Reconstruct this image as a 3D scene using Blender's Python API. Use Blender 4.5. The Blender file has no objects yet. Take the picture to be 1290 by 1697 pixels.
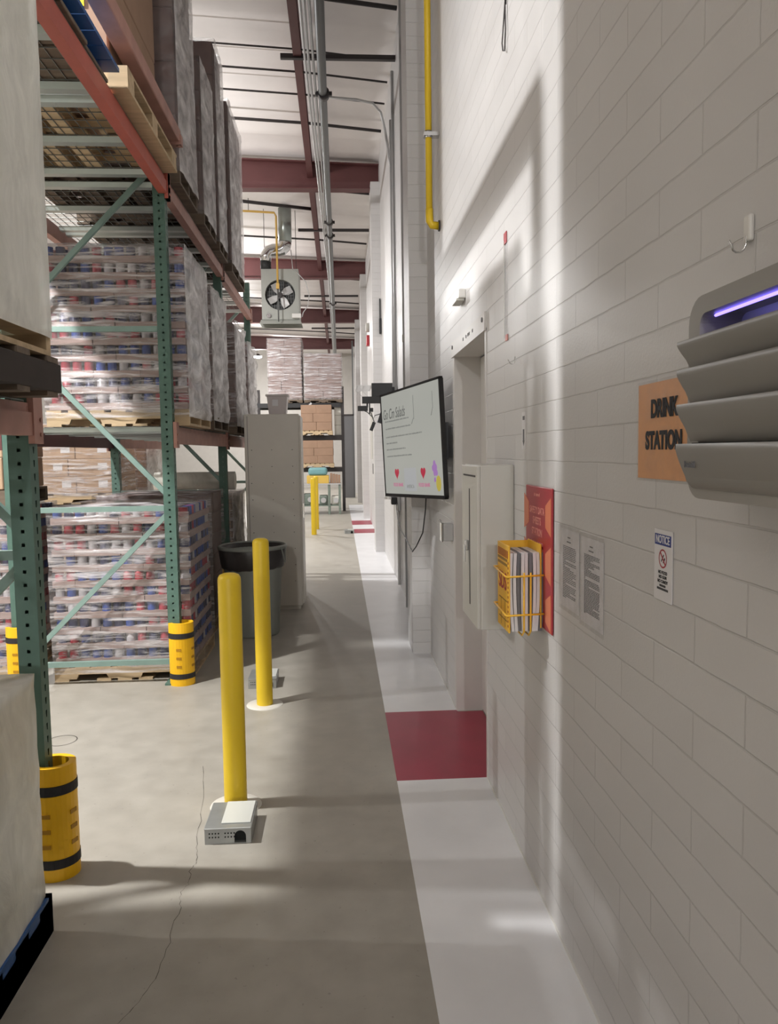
import bpy, bmesh, math, random
from mathutils import Vector, Matrix, noise
random.seed(7)
C = bpy.context.scene.collection
PI = math.pi

# ------------------------------------------------------------------ camera
yaw, pitch, roll, F, CH = 0.0625, -0.0773, 0.0142, 1280.0, 1.62
cy, sy = math.cos(yaw), math.sin(yaw)
fw = Vector((sy * math.cos(pitch), cy * math.cos(pitch), math.sin(pitch)))
r0 = Vector((cy, -sy, 0)); u0 = r0.cross(fw)
rt = r0 * math.cos(roll) - u0 * math.sin(roll); up = r0 * math.sin(roll) + u0 * math.cos(roll)
cd = bpy.data.cameras.new('camera'); cam = bpy.data.objects.new('camera', cd); C.objects.link(cam)
cam.matrix_world = Matrix(((rt.x, up.x, -fw.x, 0), (rt.y, up.y, -fw.y, 0), (rt.z, up.z, -fw.z, CH), (0, 0, 0, 1)))
cd.sensor_fit = 'HORIZONTAL'; cd.sensor_width = 36.0; cd.lens = 36.0 * F / 1290.0
cd.clip_start = 0.05; cd.clip_end = 200
bpy.context.scene.camera = cam

# ------------------------------------------------------------------ world, exposure, render look
sc = bpy.context.scene
sc.view_settings.view_transform = 'Standard'; sc.view_settings.look = 'None'
sc.view_settings.exposure = 0.0; sc.view_settings.gamma = 1.0; sc.view_settings.use_curve_mapping = False
w = bpy.data.worlds.new('world'); sc.world = w; w.use_nodes = True
bg = w.node_tree.nodes['Background']; bg.inputs[0].default_value = (0.97, 0.98, 1.0, 1); bg.inputs[1].default_value = 0.21
sc.cycles.max_bounces = 8; sc.cycles.transparent_max_bounces = 16
sc.cycles.caustics_reflective = False; sc.cycles.caustics_refractive = False
sc.cycles.sample_clamp_indirect = 6.0
sc.cycles.use_denoising = True

# ------------------------------------------------------------------ lamps (power of each high bay lamp, W; the last is added fill)
P_NEAR, P_FAR, P_AISLE, P_SIDE, P_BACK_FILL = 375, 275, 4, 170, 1750
LAMPS = [((-3.3, 3.3, 5.08), P_NEAR), ((-3.3, 10.9, 5.3), P_FAR), ((-3.3, 18.2, 5.5), P_FAR), ((-3.3, 25.7, 5.6), P_FAR),
         ((-3.3, 32.5, 5.6), P_FAR), ((-0.4, -3.0, 5.5), P_AISLE), ((-6.5, -1.5, 5.5), P_AISLE), ((-8.5, 3.5, 5.2), P_SIDE), ((-.45, -20, 5.4), P_BACK_FILL), ((-3.3, -20, 5.4), P_BACK_FILL)]  # last two are added behind the camera to lift faces turned toward it

# ------------------------------------------------------------------ helpers
def lin(c):
    return tuple((v / 255 / 12.92) if v / 255 <= 0.04045 else ((v / 255 + 0.055) / 1.055) ** 2.4 for v in c)

def mat(name, rgb, rough=0.6, metal=0.0, var=0.0, scale=6.0, bump=0.0, bscale=60.0, emit=0.0, stretch=(1, 1, 1), spec=None):
    m = bpy.data.materials.new(name); m.use_nodes = True
    nt = m.node_tree; b = nt.nodes['Principled BSDF']; L = nt.links
    col = (*lin(rgb), 1)
    b.inputs['Base Color'].default_value = col
    b.inputs['Roughness'].default_value = rough; b.inputs['Metallic'].default_value = metal
    if spec is not None: b.inputs['Specular IOR Level'].default_value = spec
    if emit:
        b.inputs['Emission Color'].default_value = col; b.inputs['Emission Strength'].default_value = emit
    if var or bump:
        tc = nt.nodes.new('ShaderNodeTexCoord'); mp = nt.nodes.new('ShaderNodeMapping'); mp.inputs['Scale'].default_value = stretch
        L.new(tc.outputs['Object'], mp.inputs['Vector'])
    if var:
        n = nt.nodes.new('ShaderNodeTexNoise'); n.inputs['Scale'].default_value = scale; n.inputs['Detail'].default_value = 6
        L.new(mp.outputs[0], n.inputs['Vector'])
        r = nt.nodes.new('ShaderNodeMapRange'); r.inputs['From Min'].default_value = .3; r.inputs['From Max'].default_value = .7
        r.inputs['To Min'].default_value = 1 - var; r.inputs['To Max'].default_value = 1 + var * .6
        L.new(n.outputs['Fac'], r.inputs['Value'])
        mx = nt.nodes.new('ShaderNodeMix'); mx.data_type = 'RGBA'; mx.blend_type = 'MULTIPLY'; mx.inputs['Factor'].default_value = 1
        mx.inputs['A'].default_value = col; L.new(r.outputs[0], mx.inputs['B']); L.new(mx.outputs['Result'], b.inputs['Base Color'])
    if bump:
        n2 = nt.nodes.new('ShaderNodeTexNoise'); n2.inputs['Scale'].default_value = bscale; n2.inputs['Detail'].default_value = 4
        L.new(mp.outputs[0], n2.inputs['Vector'])
        bp = nt.nodes.new('ShaderNodeBump'); bp.inputs['Strength'].default_value = bump; bp.inputs['Distance'].default_value = .01
        L.new(n2.outputs['Fac'], bp.inputs['Height']); L.new(bp.outputs[0], b.inputs['Normal'])
    return m

def film(name, lo, hi, stretch=(1.2, 1.2, 9), rough=.16, bump=.9, tint=(225, 222, 222), f0=.38, f1=.72):
    """clear stretch film: mostly see-through, milky where it bunches, glossy"""
    m = bpy.data.materials.new(name); m.use_nodes = True; nt = m.node_tree; L = nt.links
    for n in list(nt.nodes):
        if n.type != 'OUTPUT_MATERIAL': nt.nodes.remove(n)
    out = [n for n in nt.nodes if n.type == 'OUTPUT_MATERIAL'][0]
    tc = nt.nodes.new('ShaderNodeTexCoord'); mp = nt.nodes.new('ShaderNodeMapping'); mp.inputs['Scale'].default_value = stretch
    L.new(tc.outputs['Object'], mp.inputs['Vector'])
    n = nt.nodes.new('ShaderNodeTexNoise'); n.inputs['Scale'].default_value = 2.6; n.inputs['Detail'].default_value = 7; n.inputs['Roughness'].default_value = .62
    n.inputs['Distortion'].default_value = .6
    L.new(mp.outputs[0], n.inputs['Vector'])
    r = nt.nodes.new('ShaderNodeMapRange'); r.inputs['From Min'].default_value = f0; r.inputs['From Max'].default_value = f1
    r.inputs['To Min'].default_value = lo; r.inputs['To Max'].default_value = hi; L.new(n.outputs['Fac'], r.inputs['Value'])
    bp = nt.nodes.new('ShaderNodeBump'); bp.inputs['Strength'].default_value = bump; bp.inputs['Distance'].default_value = .03
    L.new(n.outputs['Fac'], bp.inputs['Height'])
    p = nt.nodes.new('ShaderNodeBsdfPrincipled'); p.inputs['Base Color'].default_value = (*lin(tint), 1); p.inputs['Roughness'].default_value = rough
    p.inputs['Specular IOR Level'].default_value = 1.0; p.inputs['IOR'].default_value = 1.7
    L.new(bp.outputs[0], p.inputs['Normal'])
    t = nt.nodes.new('ShaderNodeBsdfTransparent'); t.inputs[0].default_value = (.97, .97, .97, 1)
    mx = nt.nodes.new('ShaderNodeMixShader'); L.new(r.outputs[0], mx.inputs[0]); L.new(t.outputs[0], mx.inputs[1]); L.new(p.outputs[0], mx.inputs[2])
    L.new(mx.outputs[0], out.inputs['Surface'])
    return m

class MB:
    """collects boxes, tubes and prisms into one mesh (world coordinates)"""
    def __init__(s): s.v = []; s.f = []; s.mi = []; s.sm = []; s.cur = 0
    def add(s, vs, fs, smooth=False):
        o = len(s.v); s.v += [Vector(v) for v in vs]
        for f in fs: s.f.append([o + i for i in f]); s.mi.append(s.cur); s.sm.append(smooth)
        return s
    def box(s, x0, x1, y0, y1, z0, z1):
        return s.add([(x0, y0, z0), (x1, y0, z0), (x1, y1, z0), (x0, y1, z0), (x0, y0, z1), (x1, y0, z1), (x1, y1, z1), (x0, y1, z1)],
                     [(3, 2, 1, 0), (4, 5, 6, 7), (0, 1, 5, 4), (1, 2, 6, 5), (2, 3, 7, 6), (3, 0, 4, 7)])
    def rbox(s, x0, x1, y0, y1, z0, z1, r=.005, seg=2):
        bm = bmesh.new(); bmesh.ops.create_cube(bm, size=1)
        for v in bm.verts: v.co = Vector(((x0 + x1) / 2 + v.co.x * (x1 - x0), (y0 + y1) / 2 + v.co.y * (y1 - y0), (z0 + z1) / 2 + v.co.z * (z1 - z0)))
        bmesh.ops.bevel(bm, geom=list(bm.edges), offset=min(r, .45 * min(x1 - x0, y1 - y0, z1 - z0)), segments=seg, affect='EDGES', profile=.5)
        bm.verts.index_update()
        s.add([v.co.copy() for v in bm.verts], [[v.index for v in f.verts] for f in bm.faces]); bm.free(); return s
    def bar(s, a, b, wd, ht, upv=(0, 0, 1)):
        a, b = Vector(a), Vector(b); d = (b - a).normalized(); u = Vector(upv)
        if abs(d.dot(u)) > .98: u = Vector((0, 1, 0))
        sd = d.cross(u).normalized() * wd / 2; u = sd.cross(d).normalized() * ht / 2
        return s.add([a - sd - u, a + sd - u, a + sd + u, a - sd + u, b - sd - u, b + sd - u, b + sd + u, b - sd + u],
                     [(3, 2, 1, 0), (4, 5, 6, 7), (0, 1, 5, 4), (1, 2, 6, 5), (2, 3, 7, 6), (3, 0, 4, 7)])
    def tube(s, pts, r, n=10, cap=True):
        pts = [Vector(p) for p in pts]; o = len(s.v); k = len(pts); prev = None
        rs = r if isinstance(r, (list, tuple)) else [r] * k
        vs = []
        for i, p in enumerate(pts):
            d = (pts[min(i + 1, k - 1)] - pts[max(i - 1, 0)]).normalized()
            if prev is None:
                prev = d.cross(Vector((0, 0, 1)) if abs(d.z) < .9 else Vector((1, 0, 0))).normalized()
            sd = (prev - d * prev.dot(d)).normalized(); prev = sd; q = d.cross(sd)
            vs += [p + (sd * math.cos(a) + q * math.sin(a)) * rs[i] for a in [2 * PI * j / n for j in range(n)]]
        fs = [(i * n + j, i * n + (j + 1) % n, (i + 1) * n + (j + 1) % n, (i + 1) * n + j) for i in range(k - 1) for j in range(n)]
        s.add(vs, fs, True)
        if cap: s.add(vs[:n], [list(range(n))[::-1]]); s.add(vs[-n:], [list(range(n))])
        return s
    def lathe(s, c, prof, n=28):
        c = Vector(c); k = len(prof)
        vs = [c + Vector((r * math.cos(2 * PI * j / n), r * math.sin(2 * PI * j / n), z)) for r, z in prof for j in range(n)]
        fs = [(i * n + j, i * n + (j + 1) % n, (i + 1) * n + (j + 1) % n, (i + 1) * n + j) for i in range(k - 1) for j in range(n)]
        return s.add(vs, fs, True)
    def prism(s, poly, axis, a, b):
        """extrude polygon along axis ('x','y','z') from a to b; poly gives the two other coords in order"""
        def P(p, t): return {'x': (t, p[0], p[1]), 'y': (p[0], t, p[1]), 'z': (p[0], p[1], t)}[axis]
        n = len(poly)
        return s.add([P(p, a) for p in poly] + [P(p, b) for p in poly],
                     [list(range(n))[::-1], list(range(n, 2 * n))] + [(i, (i + 1) % n, n + (i + 1) % n, n + i) for i in range(n)])
    def quad(s, a, b, c, d): return s.add([a, b, c, d], [(0, 1, 2, 3)])
    def build(s, name, m, parent=None, base=None, smooth=None):
        me = bpy.data.meshes.new(name)
        root = parent
        while root is not None and root.parent is not None: root = root.parent
        if root is not None: org = root.location.copy()
        elif base is not None: org = Vector(base)
        else:
            org = Vector([sum(v[i] for v in s.v) / len(s.v) for i in (0, 1)] + [min(v[2] for v in s.v)])
        me.from_pydata([tuple(v - org) for v in s.v], [], s.f)
        for q in (m if isinstance(m, list) else [m]): me.materials.append(q)
        me.polygons.foreach_set('material_index', s.mi)
        me.polygons.foreach_set('use_smooth', [bool(x) if smooth is None else smooth for x in s.sm])
        bm = bmesh.new(); bm.from_mesh(me); bmesh.ops.remove_doubles(bm, verts=bm.verts, dist=1e-5) if len(s.v) < 4000 else None
        bmesh.ops.recalc_face_normals(bm, faces=bm.faces); bm.to_mesh(me); bm.free()
        o = bpy.data.objects.new(name, me); C.objects.link(o)
        if parent is None: o.location = org
        else: o.parent = parent
        return o

def tag(o, label=None, cat=None, group=None, kind=None):
    if label: o['label'] = label
    if cat: o['category'] = cat
    if group: o['group'] = group
    if kind: o['kind'] = kind
    return o

def thing(name, label, cat, loc, group=None):
    o = bpy.data.objects.new(name, None); C.objects.link(o); o.location = loc; o.empty_display_size = .1
    return tag(o, label, cat, group)

def copy_tree(o, dloc, label=None):
    """copy a thing with its parts and sub-parts, moved by dloc"""
    c = o.copy(); C.objects.link(c); c.location = o.location + Vector(dloc)
    if label: c['label'] = label
    for ch in list(o.children):
        d = ch.copy(); C.objects.link(d); d.parent = c
        for g in list(ch.children):
            e = g.copy(); C.objects.link(e); e.parent = d
    return c

def text(name, body, size, pos, m, parent, right=(0, -1, 0), upd=(0, 0, 1), align='CENTER', ext=.0004, shear=0, xs=1.0, bold=0.0):
    cu = bpy.data.curves.new(name, 'FONT'); cu.body = body; cu.size = size; cu.align_x = align; cu.align_y = 'CENTER'
    cu.extrude = ext; cu.shear = shear; cu.offset = bold; cu.materials.append(m)
    tmp = bpy.data.objects.new(name, cu); C.objects.link(tmp)
    me = bpy.data.meshes.new_from_object(tmp.evaluated_get(bpy.context.evaluated_depsgraph_get()))
    bpy.data.objects.remove(tmp); me.materials.clear(); me.materials.append(m)
    o = bpy.data.objects.new(name, me); C.objects.link(o)
    root = parent
    while root.parent is not None: root = root.parent
    R = Vector(right).normalized(); U = Vector(upd).normalized(); N = R.cross(U)
    p = Vector(pos) - root.location
    o.parent = parent
    o.matrix_basis = Matrix(((R.x * xs, U.x, N.x, p.x), (R.y * xs, U.y, N.y, p.y), (R.z * xs, U.z, N.z, p.z), (0, 0, 0, 1)))
    return o

def quad_pt(q, u, v):
    """bilinear point on quad (bl, br, tr, tl)"""
    bl, br, tr, tl = q
    return (bl * (1 - u) + br * u) * (1 - v) + (tl * (1 - u) + tr * u) * v

# ------------------------------------------------------------------ materials
def wall_material():
    m = bpy.data.materials.new('painted_block'); m.use_nodes = True; nt = m.node_tree; L = nt.links; b = nt.nodes['Principled BSDF']
    g = nt.nodes.new('ShaderNodeNewGeometry'); sp = nt.nodes.new('ShaderNodeSeparateXYZ'); L.new(g.outputs['Position'], sp.inputs[0])
    ad = nt.nodes.new('ShaderNodeMath'); ad.operation = 'ADD'; ad.inputs[1].default_value = 40 * .397 - 1.29; L.new(sp.outputs['Y'], ad.inputs[0])
    ax = nt.nodes.new('ShaderNodeMath'); ax.operation = 'ADD'; L.new(ad.outputs[0], ax.inputs[0]); L.new(sp.outputs['X'], ax.inputs[1])
    ax.inputs[1].default_value = 0; 
    cb = nt.nodes.new('ShaderNodeCombineXYZ'); L.new(ad.outputs[0], cb.inputs['X'])
    zz = nt.nodes.new('ShaderNodeMath'); zz.operation = 'ADD'; zz.inputs[1].default_value = .0992 * 10 + .002; L.new(sp.outputs['Z'], zz.inputs[0])
    L.new(zz.outputs[0], cb.inputs['Y'])
    # joints wander a little
    nd = nt.nodes.new('ShaderNodeTexNoise'); nd.inputs['Scale'].default_value = 9; nd.inputs['Detail'].default_value = 3; L.new(g.outputs['Position'], nd.inputs['Vector'])
    vs = nt.nodes.new('ShaderNodeVectorMath'); vs.operation = 'SCALE'; vs.inputs['Scale'].default_value = .006; L.new(nd.outputs['Color'], vs.inputs[0])
    va = nt.nodes.new('ShaderNodeVectorMath'); va.operation = 'ADD'; L.new(cb.outputs[0], va.inputs[0]); L.new(vs.outputs[0], va.inputs[1])
    br = nt.nodes.new('ShaderNodeTexBrick'); br.inputs['Scale'].default_value = 1; br.inputs['Brick Width'].default_value = .397
    br.inputs['Row Height'].default_value = .0992; br.inputs['Mortar Size'].default_value = .0028; br.inputs['Mortar Smooth'].default_value = .6
    br.inputs['Color1'].default_value = (1, 1, 1, 1); br.inputs['Color2'].default_value = (.965, .965, .965, 1); br.inputs['Mortar'].default_value = (.86, .855, .85, 1)
    L.new(va.outputs[0], br.inputs['Vector'])
    n = nt.nodes.new('ShaderNodeTexNoise'); n.inputs['Scale'].default_value = 1.3; n.inputs['Detail'].default_value = 8; L.new(g.outputs['Position'], n.inputs['Vector'])
    r = nt.nodes.new('ShaderNodeMapRange'); r.inputs['To Min'].default_value = .90; r.inputs['To Max'].default_value = 1.06; L.new(n.outputs['Fac'], r.inputs['Value'])
    m1 = nt.nodes.new('ShaderNodeMix'); m1.data_type = 'RGBA'; m1.blend_type = 'MULTIPLY'; m1.inputs['Factor'].default_value = 1
    m1.inputs['A'].default_value = (*lin((212, 210, 209)), 1); L.new(br.outputs['Color'], m1.inputs['B'])
    m2 = nt.nodes.new('ShaderNodeMix'); m2.data_type = 'RGBA'; m2.blend_type = 'MULTIPLY'; m2.inputs['Factor'].default_value = 1
    L.new(m1.outputs['Result'], m2.inputs['A']); L.new(r.outputs[0], m2.inputs['B']); L.new(m2.outputs['Result'], b.inputs['Base Color'])
    b.inputs['Roughness'].default_value = .42; b.inputs['Specular IOR Level'].default_value = .35
    fn = nt.nodes.new('ShaderNodeTexNoise'); fn.inputs['Scale'].default_value = 140; fn.inputs['Detail'].default_value = 3; L.new(g.outputs['Position'], fn.inputs['Vector'])
    hs = nt.nodes.new('ShaderNodeMath'); hs.operation = 'MULTIPLY_ADD'; L.new(br.outputs['Fac'], hs.inputs[0]); hs.inputs[1].default_value = -1.0
    L.new(fn.outputs['Fac'], hs.inputs[2])
    mm = nt.nodes.new('ShaderNodeMath'); mm.operation = 'MULTIPLY'; L.new(fn.outputs['Fac'], mm.inputs[0]); mm.inputs[1].default_value = .25; L.new(mm.outputs[0], hs.inputs[2])
    bp = nt.nodes.new('ShaderNodeBump'); bp.inputs['Strength'].default_value = .55; bp.inputs['Distance'].default_value = .004
    L.new(hs.outputs[0], bp.inputs['Height']); L.new(bp.outputs[0], b.inputs['Normal'])
    return m

def floor_material():
    m = bpy.data.materials.new('concrete'); m.use_nodes = True; nt = m.node_tree; L = nt.links; b = nt.nodes['Principled BSDF']
    g = nt.nodes.new('ShaderNodeNewGeometry')
    def nz(s, d):
        n = nt.nodes.new('ShaderNodeTexNoise'); n.inputs['Scale'].default_value = s; n.inputs['Detail'].default_value = d; L.new(g.outputs['Position'], n.inputs['Vector']); return n
    a = nz(.8, 8); c = nz(7, 8)
    ad = nt.nodes.new('ShaderNodeMath'); ad.operation = 'ADD'; L.new(a.outputs['Fac'], ad.inputs[0]); L.new(c.outputs['Fac'], ad.inputs[1])
    cr = nt.nodes.new('ShaderNodeValToRGB'); cr.color_ramp.elements[0].position = .35; cr.color_ramp.elements[0].color = (*lin((154, 149, 139)), 1)
    cr.color_ramp.elements[1].position = .68; cr.color_ramp.elements[1].color = (*lin((176, 171, 161)), 1)
    hf = nt.nodes.new('ShaderNodeMath'); hf.operation = 'MULTIPLY'; hf.inputs[1].default_value = .5; L.new(ad.outputs[0], hf.inputs[0]); L.new(hf.outputs[0], cr.inputs['Fac'])
    # small dark pits and scuffs
    v = nz(55, 2); rr = nt.nodes.new('ShaderNodeMapRange'); rr.inputs['From Min'].default_value = .24; rr.inputs['From Max'].default_value = .31
    rr.inputs['To Min'].default_value = .75; rr.inputs['To Max'].default_value = 1; L.new(v.outputs['Fac'], rr.inputs['Value'])
    mx = nt.nodes.new('ShaderNodeMix'); mx.data_type = 'RGBA'; mx.blend_type = 'MULTIPLY'; mx.inputs['Factor'].default_value = 1
    L.new(cr.outputs['Color'], mx.inputs['A']); L.new(rr.outputs[0], mx.inputs['B']); L.new(mx.outputs['Result'], b.inputs['Base Color'])
    ro = nt.nodes.new('ShaderNodeMapRange'); ro.inputs['To Min'].default_value = .32; ro.inputs['To Max'].default_value = .6; L.new(c.outputs['Fac'], ro.inputs['Value'])
    L.new(ro.outputs[0], b.inputs['Roughness']); b.inputs['Specular IOR Level'].default_value = .4
    bp = nt.nodes.new('ShaderNodeBump'); bp.inputs['Strength'].default_value = .08; bp.inputs['Distance'].default_value = .01; L.new(c.outputs['Fac'], bp.inputs['Height']); L.new(bp.outputs[0], b.inputs['Normal'])
    return m

M = dict(
    wall=wall_material(), floor=floor_material(),
    stripe=mat('white_floor_paint', (236, 236, 238), .28, var=.06, scale=3),
    red_paint=mat('red_floor_paint', (158, 40, 66), .32, var=.10, scale=5),
    ceil=mat('white_insulation', (246, 241, 239), .55, var=.05, scale=2, bump=.25, bscale=6),
    maroon=mat('maroon_steel', (98, 58, 58), .55, var=.1, scale=4),
    dark=mat('dark_steel', (62, 58, 58), .5, .3),
    pipe=mat('grey_pipe', (105, 106, 106), .45, .4),
    conduit=mat('galvanised', (188, 188, 188), .4, .3),
    white=mat('white_paint', (222, 220, 216), .38),
    offwhite=mat('offwhite_paint', (205, 203, 196), .4, var=.03),
    doorpaint=mat('door_grey_paint', (206, 202, 198), .4, var=.03),
    green=mat('rack_green', (84, 114, 103), .5, var=.14, scale=9),
    teal=mat('brace_teal', (134, 160, 152), .5, var=.1, scale=9),
    hole_shade=mat('shade_black', (18, 22, 20), .9),  # near black standing in for shade inside openings
    orange=mat('beam_orange', (178, 92, 78), .5, var=.12, scale=7),
    pink=mat('beam_faded_red', (176, 132, 120), .55, var=.16, scale=8),
    deck=mat('galv_deck', (176, 184, 180), .4, .55),
    wire=mat('galv_wire', (120, 122, 118), .45, .5),
    wood=mat('pallet_wood', (196, 172, 138), .75, var=.22, scale=3, stretch=(1, 8, 8)),
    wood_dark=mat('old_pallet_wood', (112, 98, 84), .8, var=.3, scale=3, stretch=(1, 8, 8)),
    blue_plastic=mat('blue_plastic', (38, 84, 142), .45, var=.1),
    yellow=mat('bollard_yellow', (226, 192, 38), .42, var=.05, scale=3),
    guard=mat('guard_yellow', (246, 190, 20), .45, var=.05),
    guard_slot_shade=mat('guard_yellow_shade', (176, 128, 20), .6),  # darker yellow standing in for shade inside the guard slots
    black=mat('black_plastic', (34, 34, 36), .45),
    strap=mat('black_webbing', (40, 38, 40), .7),
    kraft=mat('kraft_card', (186, 156, 128), .75, var=.08, scale=5),
    kraft_red=mat('brown_card', (158, 128, 106), .75, var=.08, scale=5),
    tray=mat('tray_card', (172, 150, 144), .7, var=.08, scale=8),
    carton_white=mat('white_carton', (222, 220, 210), .6, var=.05),
    carton_tan=mat('tan_carton', (190, 166, 148), .7, var=.08),
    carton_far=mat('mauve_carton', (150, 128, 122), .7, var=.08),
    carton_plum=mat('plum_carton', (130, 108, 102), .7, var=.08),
    can_red=mat('can_red', (168, 44, 60), .35, .1), can_blue=mat('can_blue', (46, 74, 150), .35, .1),
    can_white=mat('can_white', (186, 182, 186), .35, .1), can_navy=mat('can_navy', (40, 44, 84), .35, .1),
    can_lid=mat('can_lid', (176, 176, 178), .3, .9),
    cab=mat('cabinet_grey', (210, 204, 192), .4, var=.05, scale=3),
    bin=mat('bin_grey', (140, 143, 136), .5, var=.06),
    liner=mat('black_liner', (58, 54, 53), .4, bump=.4, bscale=14),
    station=mat('station_grey', (158, 160, 158), .35, .4, var=.08, scale=14),
    station_lid=mat('station_lid', (206, 208, 202), .3),
    paper=mat('white_paper', (226, 224, 226), .5), ink=mat('ink', (44, 44, 48), .7), ink_pale=mat('pale_ink', (118, 118, 122), .7),
    orange_paper=mat('orange_paper', (236, 170, 112), .35, var=.04),
    notice_blue=mat('notice_blue', (36, 58, 132), .5), red_ink=mat('red_ink', (170, 44, 58), .5),
    sign_red=mat('sign_red', (172, 48, 58), .35, var=.05), sign_orange=mat('sign_orange', (222, 128, 92), .4),
    sign_pale=mat('sign_lettering', (226, 150, 140), .5),
    basket=mat('basket_yellow', (244, 190, 54), .4),
    trap=mat('trap_grey', (150, 147, 141), .42, .15), trap_in=mat('trap_inner', (190, 196, 208), .35, .2),
    violet=mat('violet_tube', (128, 112, 255), .4, emit=3.6),
    clear=film('clear_tape', .03, .14, (6, 6, 6), .2, .3),
    lamp=mat('lamp_lens', (255, 250, 242), .4, emit=40),
    heater=mat('heater_grey', (164, 166, 160), .45, var=.04), heater_dark=mat('heater_grille', (40, 42, 42), .6),
    duct=mat('galv_duct', (150, 156, 152), .32, .75, var=.06), gas=mat('gas_yellow', (232, 196, 40), .4),
    gas_old=mat('gas_ochre', (208, 168, 84), .45),
    tote=mat('tote_plastic', (206, 196, 194), .35), teal_bag=mat('teal_bag', (112, 158, 162), .5, bump=.4, bscale=20),
    yel_box=mat('yellow_box', (214, 178, 84), .6), machine=mat('machine_green', (120, 132, 122), .55, var=.2, scale=20),
    panel_dark=mat('dark_grey_panel', (112, 112, 114), .5), far_wall=mat('far_wall_paint', (190, 186, 180), .6, var=.04),
    alarm=mat('alarm_red', (190, 40, 52), .4), chrome=mat('chrome', (210, 210, 210), .15, 1.0),
    ring=mat('pale_ring', (214, 210, 200), .5), crack=mat('crack_dark', (78, 74, 68), .9),
    film_front=film('film_front', .10, .80, (1.0, 1.0, 11), .10, .5, (228, 223, 225), .46, .66), film_side=film('film_side', .36, .98, (.8, 1.3, 2.2), .3, 1.0, (244, 242, 241)),  # sharp white streaks of the front film also stand in for glints
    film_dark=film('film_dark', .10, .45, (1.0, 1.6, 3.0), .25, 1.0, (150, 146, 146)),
    film_milky=film('film_milky', .68, .94, (2.5, 2.5, 1.2), .35, .25, (240, 239, 228)),
)

# screen picture: plain emission
def emissive(name, rgb, s=.62):
    m = bpy.data.materials.new(name); m.use_nodes = True; b = m.node_tree.nodes['Principled BSDF']
    b.inputs['Base Color'].default_value = (.02, .02, .02, 1); b.inputs['Roughness'].default_value = .3
    b.inputs['Emission Color'].default_value = (*lin(rgb), 1); b.inputs['Emission Strength'].default_value = s
    return m

# ================================================================== SETTING
WX = 0.7044                       # face of the block wall
DY0, DY1, DH = 3.69, 4.70, 2.20   # door opening
mb = MB(); mb.box(-11, 1.4, -26, 37, -.2, 0)
tag(mb.build('floor', M['floor'], base=(0, 0, 0)), kind='structure')
mb = MB(); mb.box(WX, WX + .3, -26, DY0, 0, 6.6).box(WX, WX + .3, DY1, 37, 0, 6.6).box(WX, WX + .3, DY0, DY1, DH, 6.6)
tag(mb.build('wall_right', M['wall'], base=(0, 0, 0)), kind='structure')
mb = MB(); mb.box(-11, WX + .3, 36.6, 37, 0, 7)
tag(mb.build('wall_back', M['far_wall'], base=(0, 36, 0)), kind='structure')
mb = MB(); mb.box(-11.3, -11, -26, 37, 0, 7)
tag(mb.build('wall_left', M['far_wall'], base=(-11, 0, 0)), kind='structure')
# ceiling: insulation draped in shallow ribs, rising away from the wall
def zc(x): return 6.22 + .045 * (WX - x)
mb = MB(); ny = 63 * 14; vs = []; fs = []
xs = [-11, -6, -3, -1.5, -.5, 1.0]
for j in range(ny + 1):
    y = -26 + 63 * j / ny
    rib = .035 * abs(math.sin(PI * y / .62)) ** .6 + .012 * noise.noise((y * 2, 0, 0))
    for x in xs: vs.append((x, y, zc(x) + rib))
for j in range(ny):
    for i in range(len(xs) - 1):
        a = j * len(xs) + i; fs.append((a, a + 1, a + len(xs) + 1, a + len(xs)))
mb.add(vs, fs, True)
tag(mb.build('ceiling', M['ceil'], base=(0, 0, 6)), kind='structure')
for yb in (-.3, 6.08, 12.48, 18.8, 25.1, 31.4):
    mb = MB(); mb.box(.56, WX, yb, yb + .45, 0, 5.86)
    tag(mb.build('pillar', M['wall']), kind='structure')
for yb in (6.2, 12.6, 18.9, 25.2, 31.5):   # tapered rafters
    mb = MB()
    def prof(t): return [(-9, 5.80), (.70, 5.80), (.70, 6.17), (-9, 6.52)]
    mb.prism(prof(0), 'y', yb + .09, yb + .11)
    mb.prism([(-9, 5.79), (.70, 5.79), (.70, 5.81), (-9, 5.81)], 'y', yb, yb + .2)
    mb.prism([(-9, 6.50), (.70, 6.155), (.70, 6.175), (-9, 6.52)], 'y', yb, yb + .2)
    tag(mb.build('roof_beam', M['maroon']), kind='structure')
# painted walkway along the wall
SX = .252
def slab(name, y0, y1, m, x1=WX):
    mb = MB(); mb.box(SX, x1, y0, y1, 0, .002); return tag(mb.build(name, m), kind='structure')
slab('trim_1', -3, DY0, M['stripe']); slab('trim_2', DY1, 15.48, M['stripe']); slab('trim_3', 16.34, 17.3, M['stripe']); slab('trim_4', 18.4, 24, M['stripe'])
mb = MB(); mb.box(SX, WX, DY0, DY1, 0, .002).box(WX, .86, DY0 + .03, DY1 - .03, 0, .002); tag(mb.build('trim_5', M['red_paint']), kind='structure')
slab('trim_6', 15.48, 16.34, M['red_paint']); slab('trim_7', 17.3, 18.4, M['red_paint'])
# caulk line at the foot of the wall
mb = MB(); mb.box(WX - .006, WX, -3, DY0, .002, .008).box(WX - .006, WX, DY1, 6.08, .002, .008)
tag(mb.build('baseboard_right', M['white']), kind='structure')
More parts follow.
